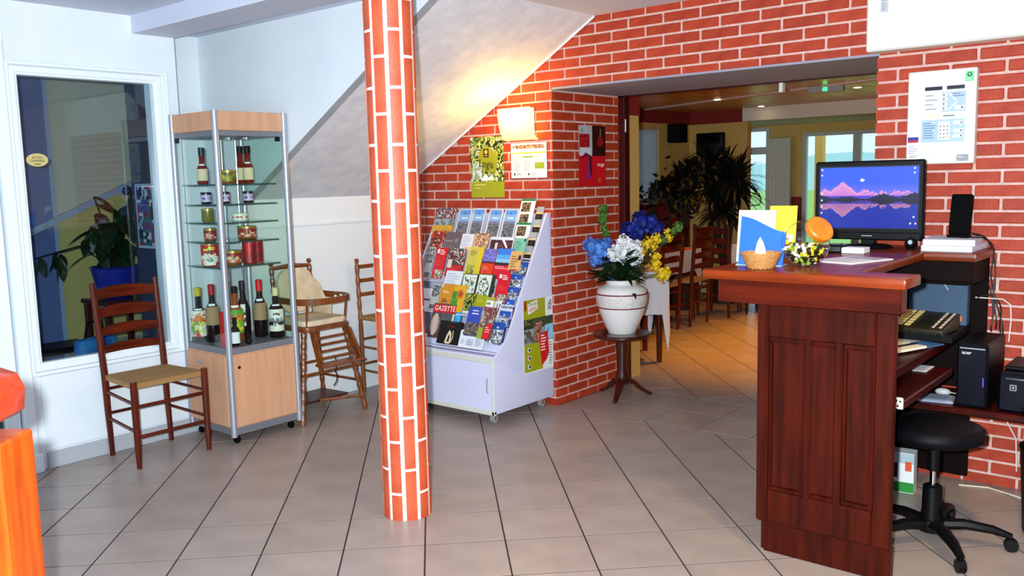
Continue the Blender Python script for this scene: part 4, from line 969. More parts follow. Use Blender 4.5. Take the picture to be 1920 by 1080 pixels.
# big white heater box
hb = thing('white_wall_cabinet', 'large white metal box mounted high on the brick wall', 'wall unit', (-1.478, WY - .12, 2.058))
MB().cbox(0, 1.6, 0, .12, 0, .38, b=.008).build('casing', M_PLASW, hb)
MB().cbox(.045, 1.3, -.006, .002, .006, .38, b=.004).build('front_cover', M_GLOSS, hb)
s = Sheet(.035, .065, (196, 198, 200), .0006); s.rect(.2, .84, .9, .96, BK_).lines(.15, .1, .85, .7, 5, (150, 152, 156)); so = s.build('rating_label', parent=hb); so.location = (.085, -.0075, .175)
struct('trim_white_duct', MB().cbox(-.752, -.60, WY - .03, WY, .0, 1.12, b=.004), M_PLASW)

# ------------------------------------------------------------------ pedestal table, vase and bouquet
TX, TY = -3.225, 4.985
M_TAB = wood('dark_walnut', (74, 28, 18), (48, 16, 10), .28, coat=.3)
tb = thing('pedestal_table', 'small round pedestal table carrying the white vase', 'table', (TX, TY, 0))
MB().lathe([(0, .425), (.19, .425), (.198, .432), (.198, .444), (.19, .450), (0, .450)], 36, caps=False).build('table_top', M_TAB, tb)
MB().lathe([(.034, .10), (.048, .12), (.044, .16), (.036, .2), (.038, .3), (.044, .36), (.042, .4), (.06, .426)], 18).build('pedestal', M_TAB, tb, angle=60)
for a in (.1, .1 + 2 * PI / 3, .1 + 4 * PI / 3):
    a += -1.35
    c, s_ = math.cos(a), math.sin(a)
    MB().tube([(c * .02, s_ * .02, .13), (c * .08, s_ * .08, .105), (c * .14, s_ * .14, .05), (c * .19, s_ * .19, .022), (c * .205, s_ * .205, .018)], [.028, .026, .02, .018, .015], 8, flat=.7).build('foot', M_TAB, tb)
va = thing('vase', 'big white ceramic vase with woven pattern band and red lines', 'vase', (TX, TY, .451))
M_CER = mat('white_glazed_ceramic', (228, 224, 220), .22, coat=.3)
M_CERB = mat('textured_ceramic_band', (228, 224, 220), .45, c2=(206, 198, 192), nscale=60, bump=.6, bscale=90)
M_REDL = mat('dark_red_glaze', (110, 24, 20), .3)
VP_ = [(.090, 0), (.096, .01), (.118, .06), (.146, .13), (.163, .19), (.171, .24), (.171, .262), (.160, .300), (.128, .322), (.104, .332), (.101, .338), (.108, .350), (.110, .360), (.100, .360), (.095, .34)]
MB().lathe(VP_, 40, caps=False).lathe([(0, .001), (.09, .001)], 40, caps=False).build('vase_body', M_CER, va, angle=50)
MB().lathe([(.1598, .178), (.1645, .192), (.1725, .235), (.1728, .262), (.1715, .268)], 40, caps=False).build('pattern_band', M_CERB, va, angle=60)
for z, r in ((.178, .1605), (.268, .1725)): MB().lathe([(r - .002, z - .0045), (r + .002, z - .0035), (r + .002, z + .0035), (r - .002, z + .0045)], 40, caps=False).build('red_line', M_REDL, va)

bq = thing('flower_bouquet', 'artificial bouquet of blue, white and yellow flowers in the vase', 'flowers', (TX, TY, .80))
def petals(n, r, size, seed, squash=1.0):
    rr = random.Random(seed); mb = MB()
    for i in range(n):
        zz = 1 - 2 * (i + .5) / n; th = i * 2.399963; q = math.sqrt(max(0, 1 - zz * zz))
        nrm = Vector((q * math.cos(th), q * math.sin(th), zz)); p = Vector((nrm.x, nrm.y, nrm.z * squash)) * r * (.85 + .3 * rr.random())
        a = nrm.orthogonal().normalized(); b = nrm.cross(a); ro = rr.random() * 6.28
        a, b = a * math.cos(ro) + b * math.sin(ro), b * math.cos(ro) - a * math.sin(ro)
        s = size * (.8 + .5 * rr.random()); t = nrm * s * (.1 + .35 * rr.random())
        c0 = p - nrm * s * .3
        mb.add([c0, p + a * s + t, p + (a + b) * s * .8 + t * 1.5, p + b * s + t, p - a * s * .5 + t], [(0, 1, 2), (0, 2, 3), (0, 3, 4)])
    mb.blob((0, 0, 0), r * .72, 8, 6)
    return mb
M_FB = mat('light_blue_petal', (50, 104, 196), .6, c2=(96, 150, 220), nscale=20); M_FD = mat('royal_blue_petal', (8, 17, 92), .6, c2=(16, 40, 140), nscale=20)
M_FW = mat('white_petal', (236, 236, 236), .6); M_FY = mat('yellow_petal', (226, 190, 24), .6); M_FR = mat('crimson_petal', (140, 14, 44), .6)
M_FG = mat('bud_green', (90, 130, 40), .6, c2=(60, 100, 30), nscale=30); M_STEM = mat('dark_stem_green', (20, 50, 20), .6)
# screen-plane axes of the bouquet: right and up as seen from the lobby
BRX, BDY = Vector((.766, .643, 0)), Vector((-.643, .766, 0))
def fl(dx, dz, depth, r, m, n=34, size=None, name='flower_head', sq=1.0, stem=True, seed=None):
    p = BRX * dx + BDY * depth + Vector((0, 0, dz)); seed = seed or int(1000 * (dx + 2) + 77 * dz * 100)
    o = petals(n, r, size or r * .5, seed, sq).build(name, m, bq, angle=180); o.location = p
    if stem: MB().tube([(p.x * .12, p.y * .12, -.06), (p.x * .55, p.y * .55, p.z * .5), tuple(p)], .0035, 5).build('stem', M_STEM, bq)
PXM = 1 / 291.0   # metres seen per photograph pixel at the vase
for (x, y, r, m) in ((1124, 470, .060, M_FB), (1108, 458, .05, M_FB), (1117, 487, .04, M_FB), (1136, 458, .045, M_FB), (1137, 490, .032, M_FD),
                     (1168, 450, .038, M_FW), (1192, 460, .040, M_FW), (1146, 474, .035, M_FW), (1169, 474, .038, M_FW), (1189, 484, .040, M_FW), (1156, 462, .034, M_FW), (1180, 456, .036, M_FW), (1162, 485, .03, M_FW),
                     (1151, 458, .026, M_FR), (1217, 480, .028, M_FR), (1148, 522, .03, M_FB),
                     (1185, 430, .05, M_FD), (1208, 412, .06, M_FD), (1226, 420, .05, M_FD), (1240, 428, .04, M_FD), (1200, 428, .045, M_FD), (1195, 440, .04, M_FD)):
    fl((x - 1165) * PXM, (527 - y) * PXM, -.05 if m is M_FW else (.02 if m is M_FB else .07), r, m)
for (x, y, r) in ((1216, 455, .030), (1234, 447, .030), (1228, 462, .024), (1205, 468, .034), (1232, 482, .030), (1232, 496, .034), (1245, 518, .042), (1255, 433, .018), (1260, 446, .022), (1252, 512, .028)):
    fl((x - 1165) * PXM, (527 - y) * PXM, .02, r, M_FY, 24)
for (x, y, r) in ((1132, 386, .026), (1131, 398, .028), (1129, 410, .026), (1133, 424, .024), (1137, 436, .022), (1276, 425, .03), (1268, 436, .024), (1248, 450, .026)):
    fl((x - 1165) * PXM, (527 - y) * PXM, .03, r, M_FG, 26, name='flower_spike', stem=(y in (410, 425)))
def leaf_mesh(l, wd, bend=.2, n=6):
    vs, fs = [], []
    for i in range(n + 1):
        t = i / n; ww = wd * math.sin(PI * min(1, t * .93 + .05)) ** .8; z = -bend * l * t * t
        vs += [(l * t, -ww, z + .1 * ww), (l * t, 0, z), (l * t, ww, z + .1 * ww)]
    for i in range(n):
        k = 3 * i; fs += [(k, k + 3, k + 4, k + 1), (k + 1, k + 4, k + 5, k + 2)]
    return MB().add(vs, fs)
LF = leaf_mesh(.16, .02, .35).mesh('leaf', M_LEAF, angle=180); LF2 = leaf_mesh(.12, .028, .2).mesh('leaf', M_LEAF, angle=180)
rr = random.Random(5)
for i in range(110):
    a = rr.random() * 6.28; h = .0 + .15 * rr.random() ** 1.2
    link_copy(LF if i % 2 else LF2, 'leaf', bq, (.05 * math.cos(a), .05 * math.sin(a), h), (rr.uniform(-.4, .4), rr.uniform(-.9, .35), a), (rr.uniform(.7, 1.25),) * 3)
for dx, dz in ((-.30, .12), (-.27, .03)):
    p = BRX * dx; MB().tube([(0, 0, .05), (p.x * .6, p.y * .6, dz * .9), (p.x, p.y, dz - .02)], .003, 5).build('twig', M_LEAFD, bq)

# ------------------------------------------------------------------ reception counter
CT = 1.13
ct = thing('reception_counter', 'tall mahogany reception counter with panelled end', 'counter', (-1.19, 3.2, 0))
def cb(x0, x1, y0, y1, z0, z1, name, m, parent=None, b=.003):
    o = MB().cbox(x0 + 1.19, x1 + 1.19, y0 - 3.2, y1 - 3.2, z0, z1, b=b).build(name, m, parent if parent is not None else ct); return o
ep = cb(-1.44, -.94, 3.215, 3.24, .13, 1.0, 'end_panel', M_COUNT)
for n_, a in (('stile', (-1.45, -1.405, .13, 1.0)), ('stile', (-1.265, -1.235, .25, .88)), ('stile', (-1.15, -1.12, .25, .88)), ('stile', (-1.005, -.935, .13, 1.0)), ('rail', (-1.405, -1.005, .87, 1.0)), ('rail', (-1.405, -1.005, .13, .26))):
    cb(a[0], a[1], 3.198, 3.226, a[2], a[3], n_, M_COUNT, ep, b=.006)
for a, b_ in ((-1.385, -1.285), (-1.235, -1.15), (-1.10, -1.025)):
    pz = MB()
    x0, x1, z0, z1 = a + 1.19, b_ + 1.19, .285, .845
    pz.add([(x0 - .018, .020, z0 - .018), (x1 + .018, .020, z0 - .018), (x1 + .018, .020, z1 + .018), (x0 - .018, .020, z1 + .018), (x0, .006, z0), (x1, .006, z0), (x1, .006, z1), (x0, .006, z1)],
           [(0, 1, 5, 4), (1, 2, 6, 5), (2, 3, 7, 6), (3, 0, 4, 7), (4, 5, 6, 7)])
    pz.build('raised_panel', M_COUNT, ep)
cb(-1.425, -.94, 3.222, 3.26, 0, .13, 'plinth', M_COUNT)
cb(-1.60, -.912, 3.165, 3.235, 1.0, 1.092, 'frieze', wood('mahogany_frieze', (94, 25, 6), (58, 12, 4), .34, 'x', .7, spec=.14), b=.004)
cb(-1.60, -1.56, 3.235, 4.55, 1.0, 1.092, 'side_frieze', M_COUNTY)
cb(-1.445, -1.415, 3.24, 4.55, 0, 1.09, 'front_wall', M_COUNT)
top = [(-1.645, 3.118), (-.885, 3.118), (-.885, 3.30), (-1.10, 3.30), (-1.12, 4.19), (-.905, 4.19), (-.905, 4.555), (-1.645, 4.555)]
MB().prism([(x + 1.19, y - 3.2, 1.092) for x, y in top], (0, 0, .038)).build('counter_top', M_COUNTX, ct, bevel=.009)
cb(-1.41, -.925, 4.215, 4.235, 1.0, 1.092, 'back_fascia', M_INNER)
cb(-1.41, -.925, 4.53, 4.55, .46, 1.09, 'back_board', M_INNER)
cb(-.945, -.925, 4.235, 4.53, .99, 1.092, 'bracket', M_INNER)
cb(-1.41, -.945, 4.235, 4.53, .985, 1.0, 'inner_shelf', M_INNER)
# computer desk behind the counter
dk = thing('computer_desk', 'dark wooden desk with keyboard tray behind the counter', 'desk', (-1.2, 3.9, 0))
def db(x0, x1, y0, y1, z0, z1, name, m, b=.003): return MB().cbox(x0 + 1.2, x1 + 1.2, y0 - 3.9, y1 - 3.9, z0, z1, b=b).build(name, m, dk)
db(-1.41, -1.03, 3.30, 4.525, .685, .73, 'desk_top', M_COUNTY, .006)
db(-1.40, -.965, 3.42, 4.12, .600, .634, 'keyboard_tray', M_COUNTY, .005)
db(-1.40, -1.385, 3.42, 4.5, .0, .685, 'leg_panel', M_COUNTY)
db(-1.41, -.30, 4.14, 4.525, .425, .455, 'low_shelf', M_COUNTY, .006)
db(-1.38, -.975, 4.49, 4.515, .04, .425, 'back_panel', M_INNER)
pl_ = db(-.998, -.966, 3.412, 3.419, .603, .648, 'end_plate', M_PLASW)
for x, z in ((.210, .636), (.224, .634), (.216, .616)): MB().tube([(x, -.4885, z), (x, -.4895, z)], .004, 10).build('screw', M_BLACK, pl_)
db(-1.30, -1.12, 4.02, 4.12, .634, .684, 'small_drawer', M_BEECH)
tag(MB().cbox(-.075, .075, -.065, .065, 0, .002, b=.0005).build('note_card', M_PAPER), 'white card lying in the gap above the keyboard tray', 'card').location = (-1.11, 4.04, .635)
# on the desk top
s = Sheet(.21, .16, (70, 120, 170), .004); s.rect(.0, .0, 1, .06, (214, 196, 150)).rect(.05, .1, .5, .94, (230, 236, 240)).rect(.5, .1, .94, .94, (70, 130, 180))
o = tag(s.build('blue_leaflet'), 'blue and white leaflet under the notepad on the desk', 'leaflet'); o.location = (-1.16, 4.02, .7345); o.rotation_euler = (-PI / 2, 0, -.35)
npd = thing('notepad', 'yellowish spiral notepad lying on the desk', 'notepad', (-1.135, 3.90, .740), -.35)
MB().cbox(-.07, .07, -.10, .10, 0, .010, b=.001).build('page_block', mat('cream_paper', (240, 234, 206), .7), npd)
for i in range(12): MB().tube([(-.073, -.09 + .0164 * i, .002), (-.078, -.09 + .0164 * i, .008), (-.07, -.09 + .0164 * i, .013)], .0012, 5).build('spiral_ring', M_BLACK, npd)
pen = tag(MB().tube([(-.06, 0, 0), (.05, 0, 0), (.065, 0, 0)], [.004, .004, .001], 8).build('pen', M_NAVY), 'dark blue pen on the notepad', 'pen'); pen.location = (-1.10, 3.93, .755); pen.rotation_euler = (0, 0, 1.2)
# telephone
M_OLIVEP = mat('olive_black_plastic', (40, 36, 22), .35)
ph = thing('desk_telephone', 'wide dark office telephone with key rows on the desk', 'telephone', (-1.145, 4.21, .776), -.12)
tag(MB().cbox(-.15, .14, -.17, .15, 0, .042, b=.004).build('black_riser', M_BLACK), 'flat black box under the office telephone', 'box').location = (-1.12, 4.33, .7315)
MB().prism([(-.15, -.10, 0), (-.15, .10, 0), (-.15, .10, .075), (-.15, -.10, .022)], (.30, 0, 0)).build('phone_body', M_OLIVEP, ph, bevel=.006)
SL = math.atan2(.053, .20); CS = (math.cos(SL), math.sin(SL))
def kpos(x, v): return (x, -.10 + .20 * v, .0235 + .053 * v)
MK = mat('cream_key', (206, 184, 120), .5); MK2 = mat('black_key', (14, 14, 12), .4)
for cx_, wd, m in ((-.052, .046, MK), (-.008, .026, MK), (.105, .012, mat('pinkish_key', (200, 176, 160), .5)), (.135, .012, mat('pinkish_key', (200, 176, 160), .5))):
    for i in range(6):
        o = MB().cbox(-wd / 2, wd / 2, -.011, .011, 0, .005, b=.002).build('key', m, ph); o.location = kpos(cx_, .14 + .145 * i); o.rotation_euler = (SL, 0, 0)
for i in range(4):
    for j in range(3):
        o = MB().cbox(-.007, .007, -.008, .008, 0, .006, b=.002).build('key', MK2, ph); o.location = kpos(.035 + .02 * j, .2 + .19 * i); o.rotation_euler = (SL, 0, 0)
MB().tube([(-.115, -.095, .055), (-.115, -.06, .062), (-.115, .06, .09), (-.115, .1, .098)], [.022, .016, .016, .022], 10).build('handset', M_OLIVEP, ph)
cd_ = []
for i in range(90): cd_.append((-.11 + .0035 * i, -.125 + .007 * math.cos(i * 1.4), .009 + .006 * math.sin(i * 1.4)))
MB().tube(cd_, .002, 5).build('coiled_cord', M_CABLE, ph)
# grey-blue packaging box with orange square
rb = thing('router_box', 'slate blue flat carton with a small orange square standing behind the telephone', 'box', (-1.112, 4.44, .775))
MB().cbox(-.128, .128, -.025, .025, 0, .205, b=.003).build('carton', mat('slate_blue_card', (66, 88, 112), .35), rb)
MB().box(.085, .108, -.0262, -.025, .022, .044).build('orange_square', mat('orange_print', (226, 106, 40), .5), rb)
MB().prism([(.02, -.0256, .195), (.026, -.0256, .198), (.048, -.0256, .165), (.044, -.0256, .16)], (0, .0004, 0)).build('scuff', mat('pale_scuff', (150, 165, 176), .5), rb)
tag(MB().cbox(-.012, .012, -.004, .004, 0, .10, b=.001).build('white_leaflet', M_PAPER), 'narrow white leaflet left of the slate blue carton', 'leaflet').location = (-1.29, 4.36, .775)
# tower, printer, keyboard on the low shelf
tw = thing('computer_tower', 'black computer tower standing on the low shelf', 'computer', (-.90, 4.335, .456))
MB().cbox(-.062, .062, -.165, .165, 0, .285, b=.008).build('case', M_BLACK, tw)
MB().cbox(-.058, .058, -.172, -.160, .01, .275, b=.006).build('front_bezel', M_NAVY, tw)
MB().box(-.05, .05, -.1738, -.172, .262, .267).build('drive_slot', M_ALU, tw)
text('acer', .022, (-.022, -.1745, .245), M_TEXT_WH, tw)
MB().box(.045, .048, -.1738, -.172, .10, .14).build('indicator_light', mat('blue_violet_led', (80, 60, 230), .5, emit=(90, 70, 255), estr=1.2), tw)
pr = thing('printer', 'black printer at the right end of the low shelf', 'printer', (-.60, 4.345, .456))
MB().cbox(-.20, .20, -.17, .15, 0, .17, b=.012).build('printer_body', M_NAVY, pr)
MB().cbox(-.19, .19, -.10, .14, .17, .19, b=.006).build('lid', M_BLACK, pr)
MB().box(-.17, -.10, -.1708, -.17, .145, .150).build('chrome_strip', M_CHROME, pr)
s = Sheet(.03, .03, (14, 16, 34), .0004); s.rect(.1, .1, .9, .9, (170, 170, 180)).rect(.18, .18, .82, .82, (14, 16, 34)).rect(.3, .46, .7, .54, (170, 170, 180)).rect(.46, .3, .54, .7, (170, 170, 180)); so = s.build('logo_badge', parent=pr); so.location = (-.14, -.1715, .095)
MB().cbox(-.10, .12, -.215, -.165, .02, .04, b=.008).build('paper_tray', M_BLACK, pr)
kb = thing('keyboard', 'pale grey slim keyboard on the low shelf', 'keyboard', (-1.13, 4.22, .456), .15)
MB().cbox(-.15, .15, -.062, .062, 0, .014, b=.004).build('key_bed', mat('pale_grey_plastic', (150, 156, 176), .4), kb)
for i in range(4): MB().cbox(-.142, .142, -.052 + .026 * i, -.030 + .026 * i, .014, .018, b=.002).build('key_row', mat('grey_key_row', (130, 136, 156), .45), kb)
ms = thing('computer_mouse', 'pale mouse with white cord on the low shelf', 'mouse', (-1.06, 4.36, .456))
MB().blob((0, 0, .012), .035, 14, 8, sc=(1, .62, .5)).build('mouse_body', mat('pale_grey_shell', (190, 198, 206), .4), ms)
MB().tube([(.03, 0, .012), (.07, .01, .008), (.12, .02, .006)], .002, 6).build('cord', M_PLASW, ms)
# stool
stl = thing('swivel_stool', 'black swivel stool with five-star base behind the counter', 'stool', (-.925, 3.70, 0))
MB().lathe([(0, .425), (.15, .425), (.176, .437), (.182, .46), (.172, .485), (.14, .495), (0, .497)], 32, caps=False).build('seat_cushion', mat('black_vinyl', (4, 4, 9), .55, spec=.15), stl, angle=60)
MB().cbox(-.06, .06, -.05, .05, .40, .425, b=.005).build('seat_plate', M_BLACK, stl)
MB().lathe([(.012, .22), (.012, .40)], 14).build('gas_piston', M_CHROME, stl)
MB().lathe([(.040, .06), (.044, .10), (.038, .14), (.036, .235), (.028, .24)], 18).build('lift_sleeve', M_BLACK, stl)
MB().lathe([(.022, .30), (.024, .41)], 16).build('upper_sleeve', M_BLACK, stl)
MB().lathe([(.012, 0), (.014, .03), (.006, .034)], 12, c=(.05, -.01, .12)).build('height_knob', M_BLACK, stl)
MB().lathe([(.050, .052), (.056, .07), (.05, .10), (.036, .105)], 20).build('hub', M_BLACK, stl)
for k in range(5):
    a = .30 + 2 * PI * k / 5; c, s_ = math.cos(a), math.sin(a)
    lg_ = MB().tube([(c * .03, s_ * .03, .080), (c * .12, s_ * .12, .090), (c * .22, s_ * .22, .080), (c * .285, s_ * .285, .060)], [.030, .027, .022, .016], 8, flat=.8).build('leg', M_BLACK, stl)
    x, y = c * .285, s_ * .285
    MB().tube([(x - s_ * .014, y + c * .014, .026), (x + s_ * .014, y - c * .014, .026)], .026, 16).lathe([(.005, .03), (.005, .06)], 8, c=(x, y, 0)).build('caster', M_BLACK, lg_)
# little carton on the floor
cbx = thing('small_carton', 'small white and green carton on the floor under the desk', 'box', (-1.19, 4.25, 0), .1)
s = MB(); s.col = (236, 240, 238); s.box(-.05, .05, -.04, .04, 0, .19); s.col = (40, 140, 50); s.box(-.0502, .0502, -.0404, -.0402, .002, .05); s.col = (176, 196, 206); s.box(-.0502, .0502, -.0406, -.0402, .14, .188)
s.col = (226, 90, 50); s.box(.012, .040, -.041, -.0404, .105, .15); s.col = (30, 32, 40); s.box(-.045, -.02, -.041, -.0404, .07, .14); s.build('carton', M_PRINT, cbx, smooth=False)
# black bin at the frame edge
bn = thing('waste_bin', 'black bin at the right edge beside the stool', 'bin', (-.533, 4.03, 0))
MB().lathe([(.11, 0), (.125, .02), (.145, .36), (.15, .37), (.146, .375), (.14, .36), (.12, .02), (0, .015)], 28, caps=False).build('bin_body', M_BLACK, bn)
# cables
for i, pts in enumerate((
    [(-.985, 4.46, 1.20), (-.93, 4.5, 1.17), (-.90, 4.53, 1.05), (-.90, 4.53, .9), (-.885, 4.53, .80), (-.88, 4.5, .76)],
    [(-.99, 4.47, 1.20), (-.91, 4.52, 1.14), (-.915, 4.53, 1.0), (-.89, 4.53, .88), (-.86, 4.53, .78), (-.85, 4.5, .72)],
    [(-.95, 4.5, .98), (-.92, 4.53, .95), (-.90, 4.535, .84), (-.905, 4.53, .77), (-.90, 4.51, .745)],
    [(-.96, 4.5, .90), (-.91, 4.53, .91), (-.87, 4.535, .86), (-.87, 4.53, .78), (-.86, 4.5, .745)],
    [(-.70, 4.40, .65), (-.68, 4.46, .72), (-.62, 4.50, .73), (-.55, 4.48, .66)])):
    P = [Vector(p) for p in pts]; sm = []
    for k in range(len(P) - 1):
        p0, p1, p2, p3 = P[max(k - 1, 0)], P[k], P[k + 1], P[min(k + 2, len(P) - 1)]
        for t_ in range(6):
            t = t_ / 6; sm.append(.5 * ((2 * p1) + (-p0 + p2) * t + (2 * p0 - 5 * p1 + 4 * p2 - p3) * t * t + (-p0 + 3 * p1 - 3 * p2 + p3) * t ** 3))
    sm.append(P[-1])
    tag(MB().tube(sm, .0035, 6).build('cable', M_CABLE), ('leftmost black cable running down the bricks from the modem', 'black cable bulging right beside the paper stack down the bricks', 'short black cable looping from the slate carton to the tower', 'black cable arching highest behind the tower', 'black cable arching over the printer')[i], 'cable', 'black cables behind the desk')
for nm, pts, lab in (('white_cable', [(-.97, 4.5, .90), (-.86, 4.53, .895), (-.83, 4.535, .87), (-.825, 4.535, .80), (-.83, 4.53, .70)], 'thin white cable running from the slate carton along the bricks'),
                 ('floor_cable', [(-1.0, 4.46, .003), (-.88, 4.50, .003), (-.74, 4.44, .003), (-.62, 4.38, .003)], 'white cable lying on the floor along the brick wall'),
                 ('hanging_cable', [(-.86, 4.53, .42), (-.83, 4.53, .34), (-.78, 4.52, .25), (-.77, 4.51, .1)], 'white cable hanging below the low shelf')):
    tag(MB().tube(pts, .003, 6).build(nm, M_PLASW), lab, 'cable')

# ------------------------------------------------------------------ on the counter top
mo = thing('monitor', 'black flat screen monitor showing a mountain lake at dusk', 'monitor', (-1.412, 4.34, CT), .06)
mo.scale = (.955, .955, 1.0)
MB().cbox(-.26, .26, -.02, .012, .038, .412, b=.008).build('screen_housing', M_BLACK, mo)
MB().cbox(-.235, .235, .010, .05, .07, .38, b=.02).build('rear_shell', M_BLACK, mo)
def wall_paper(u, v):
    hor = .47; vv = v if v > hor else 2 * hor - v; k = (vv - hor) / (1 - hor)
    dim = 1 if v > hor else .8
    mtn = max(.62 - abs(u - .24) * 2.6, .30 - abs(u - .62) * .7 + .06 * math.sin(u * 60) + .04 * math.sin(u * 131), .25 + .10 * math.sin(u * 17) + .05 * math.sin(u * 43)) * (.9 if u > .4 else 1)
    mtn = max(mtn * .9, .14)
    hill = .17 * math.exp(-((u - .66) / .12) ** 2) + .20 * math.exp(-((u - .97) / .12) ** 2) + .10 * math.exp(-((u - .28) / .13) ** 2) + .14 * math.exp(-((u - .0) / .10) ** 2)
    if k < hill: c = (14, 14, 60)
    elif k < mtn:
        q = (k / max(mtn, .01)); nz = .5 + .5 * math.sin(u * 140 + v * 90) * math.sin(u * 67 - v * 150)
        c = (170 + 80 * q * nz, 100 + 80 * q * nz, 190) if u < .45 or nz > .40 else (120, 96, 200)
        if k < .13: c = (80, 56, 190)
    else:
        c = (44 + 90 * max(0, 1 - k * 1.9), 84 + 30 * max(0, 1 - k * 2), 232)
        if (u - .44) ** 2 + ((k - .60) * .62) ** 2 < .0006: c = (250, 236, 250)
    if v <= hor and k >= mtn: c = (14, 44, 190)
    return tuple(int(max(0, min(255, x * dim))) for x in c)
scr = Sheet(.478, .300, (8, 8, 10), .0008); scr.photo(.012, .02, .988, .98, 88, 60, wall_paper)
for u, v in ((.03, .95), (.03, .86), (.03, .56), (.03, .46), (.03, .36), (.03, .26), (.03, .16), (.95, .95), (.95, .88), (.95, .2), (.92, .1), (.97, .1)): scr.rect(u - .008, v - .014, u + .008, v + .014, (210, 216, 230))
so = scr.build('screen', printmat('screen_print', .25, emit=1.35), parent=mo); so.location = (0, -.0213, .088)
MB().cbox(-.25, .25, -.026, -.018, .040, .075, b=.004).build('lower_bezel', M_BLACK, mo)
MB().box(-.025, .025, -.0266, -.026, .056, .060).build('badge', M_ALU, mo)
MB().cbox(-.035, .035, .0, .03, .0, .10, b=.006).build('stand_neck', M_BLACK, mo)
MB().lathe([(0, 0), (.115, 0), (.118, .006), (.10, .014), (.03, .02)], 28, c=(0, .0, 0), caps=False).build('stand_base', M_BLACK, mo)
wc = thing('webcam', 'small black webcam with chrome ring beside the monitor', 'webcam', (-1.205, 4.30, CT))
MB().blob((0, 0, .028), .028, 14, 8).build('camera_ball', M_BLACK, wc); MB().lathe([(.02, 0), (.014, .01)], 14).build('foot', M_BLACK, wc); MB().tube([(.004, -.024, .035), (.005, -.03, .036)], .010, 14).build('lens_ring', M_CHROME, wc)
MB().tube([(.02, 0, .01), (.06, .02, .006), (.10, .0, .02)], .003, 6).build('cord', M_CABLE, wc)
# paper stack, black upright modem
for i, (z0, z1, dx, lab) in enumerate(((0, .026, 0, 'ream of white paper at the bottom of the stack on the counter'), (.0265, .054, -.006, 'ream of white paper on top of the stack on the counter'))):
    o = tag(MB().cbox(-.105, .105, -.148, .148, 0, z1 - z0, b=.0015).build('paper_ream', mat('paper_edge', (226, 228, 238), .7, c2=(206, 210, 224), nscale=3, stretch=(1, 1, 120))), lab, 'paper', 'reams of paper'); o.location = (-1.035 + dx, 4.37, CT + .001 + z0); o.rotation_euler = (0, 0, .1 * i)
md = thing('upright_modem', 'black upright modem box standing on the paper stack', 'modem', (-1.02, 4.37, CT + .056), -.25)
MB().prism([(-.045, -.02, 0), (.045, -.02, 0), (.045, .025, 0), (-.045, .025, 0)], (0, 0, .012)).build('foot', M_BLACKM, md)
bd = MB().cbox(-.045, .045, -.016, .016, .012, .195, b=.006).build('casing', M_BLACKM, md); bd.rotation_euler = (-.12, 0, 0)
MB().tube([(.04, .0, .01), (.07, -.02, .004), (.10, .02, .003)], .003, 6).build('cord', M_CABLE, md)
# white leaflets, blue folder, yellow card
def stand(sheet, name, label, cat, x, y, z, rz=0, lean=-.15):
    o = tag(sheet.build(name), label, cat); o.location = (x, y, z); o.rotation_euler = (lean, 0, rz); return o
s = Sheet(.155, .215, (226, 228, 226), .012); s.lines(.05, .1, .16, .9, 22, (120, 120, 116), 3, .5).rect(.3, .2, .95, .95, (236, 236, 236)).lines(.35, .55, .9, .9, 5, (206, 208, 206))
stand(s, 'white_leaflet_pile', 'white leaflets standing behind the blue folder', 'leaflet', -1.575, 3.44, CT + .002, .1)
s = Sheet(.11, .16, (226, 220, 24), .002); s.lines(.15, .35, .85, .85, 3, (206, 196, 20), 2, .8).rect(.1, .08, .9, .26, (226, 226, 190)).lines(.15, .1, .8, .24, 2, (90, 90, 80))
stand(s, 'yellow_card', 'bright yellow card standing behind the glass jar', 'card', -1.485, 3.50, CT + .075, .2, -.25)
bf = thing('blue_folder', 'bright blue display folder with wavy top edge on the counter', 'folder', (-1.50, 3.34, CT + .001), .12)
pts = [(-.095, 0), (.085, 0), (.092, .135)] + [(.092 - .18 * t, .135 + .06 * (3 * t * t - 2 * t ** 3)) for t in [i / 12 for i in range(1, 12)]] + [(-.088, .195)]
MB().prism([(x, 0, z) for x, z in pts], (0, .004, 0)).build('front_cover', mat('azure_card', (6, 92, 228), .45), bf).rotation_euler = (-.12, 0, 0)
MB().box(-.095, .088, -.03, .06, 0, .003).build('base', mat('clear_plastic', (170, 196, 226), .2), bf)
s = Sheet(.20, .27, (236, 238, 240), .004); s.lines(.1, .1, .9, .6, 8, (190, 194, 200)).rect(.1, .7, .9, .92, (150, 160, 176))
o = tag(s.build('counter_magazine'), 'white magazine lying flat between the jar and the monitor', 'magazine'); o.location = (-1.30, 3.55, CT + .0045); o.rotation_euler = (-PI / 2, 0, -.3)
sb = thing('card_reader', 'small black payment terminal lying before the monitor', 'terminal', (-1.47, 4.06, CT + .001), .3)
MB().cbox(-.035, .035, -.07, .07, 0, .032, b=.006).build('terminal_body', M_BLACK, sb); MB().box(-.026, .026, .01, .05, .0322, .033).build('display', mat('grey_display', (120, 130, 120), .2), sb)
tag(MB().cbox(-.05, .05, -.04, .04, 0, .026, b=.003).build('note_block', M_PAPER), 'small white note block beside the monitor foot', 'note block').location = (-1.36, 4.02, CT + .001)
bk = thing('wicker_basket', 'small round wicker bowl holding a folded paper', 'basket', (-1.455, 3.235, CT + .001))
M_WICK = mat('pale_wicker', (206, 150, 84), .7, c2=(170, 112, 56), nscale=40, stretch=(1, 1, 8), bump=.5, bscale=120)
mb = MB(); R0, R1, HH = .046, .074, .055
for i in range(9):
    t = i / 8; r = R0 + (R1 - R0) * t ** .8
    ring = [(r * math.cos(a), r * math.sin(a), .004 + HH * t + .0015 * math.sin(a * 18 + i * PI)) for a in [2 * PI * k / 48 for k in range(49)]]
    mb.tube(ring, .0042, 6, caps=False)
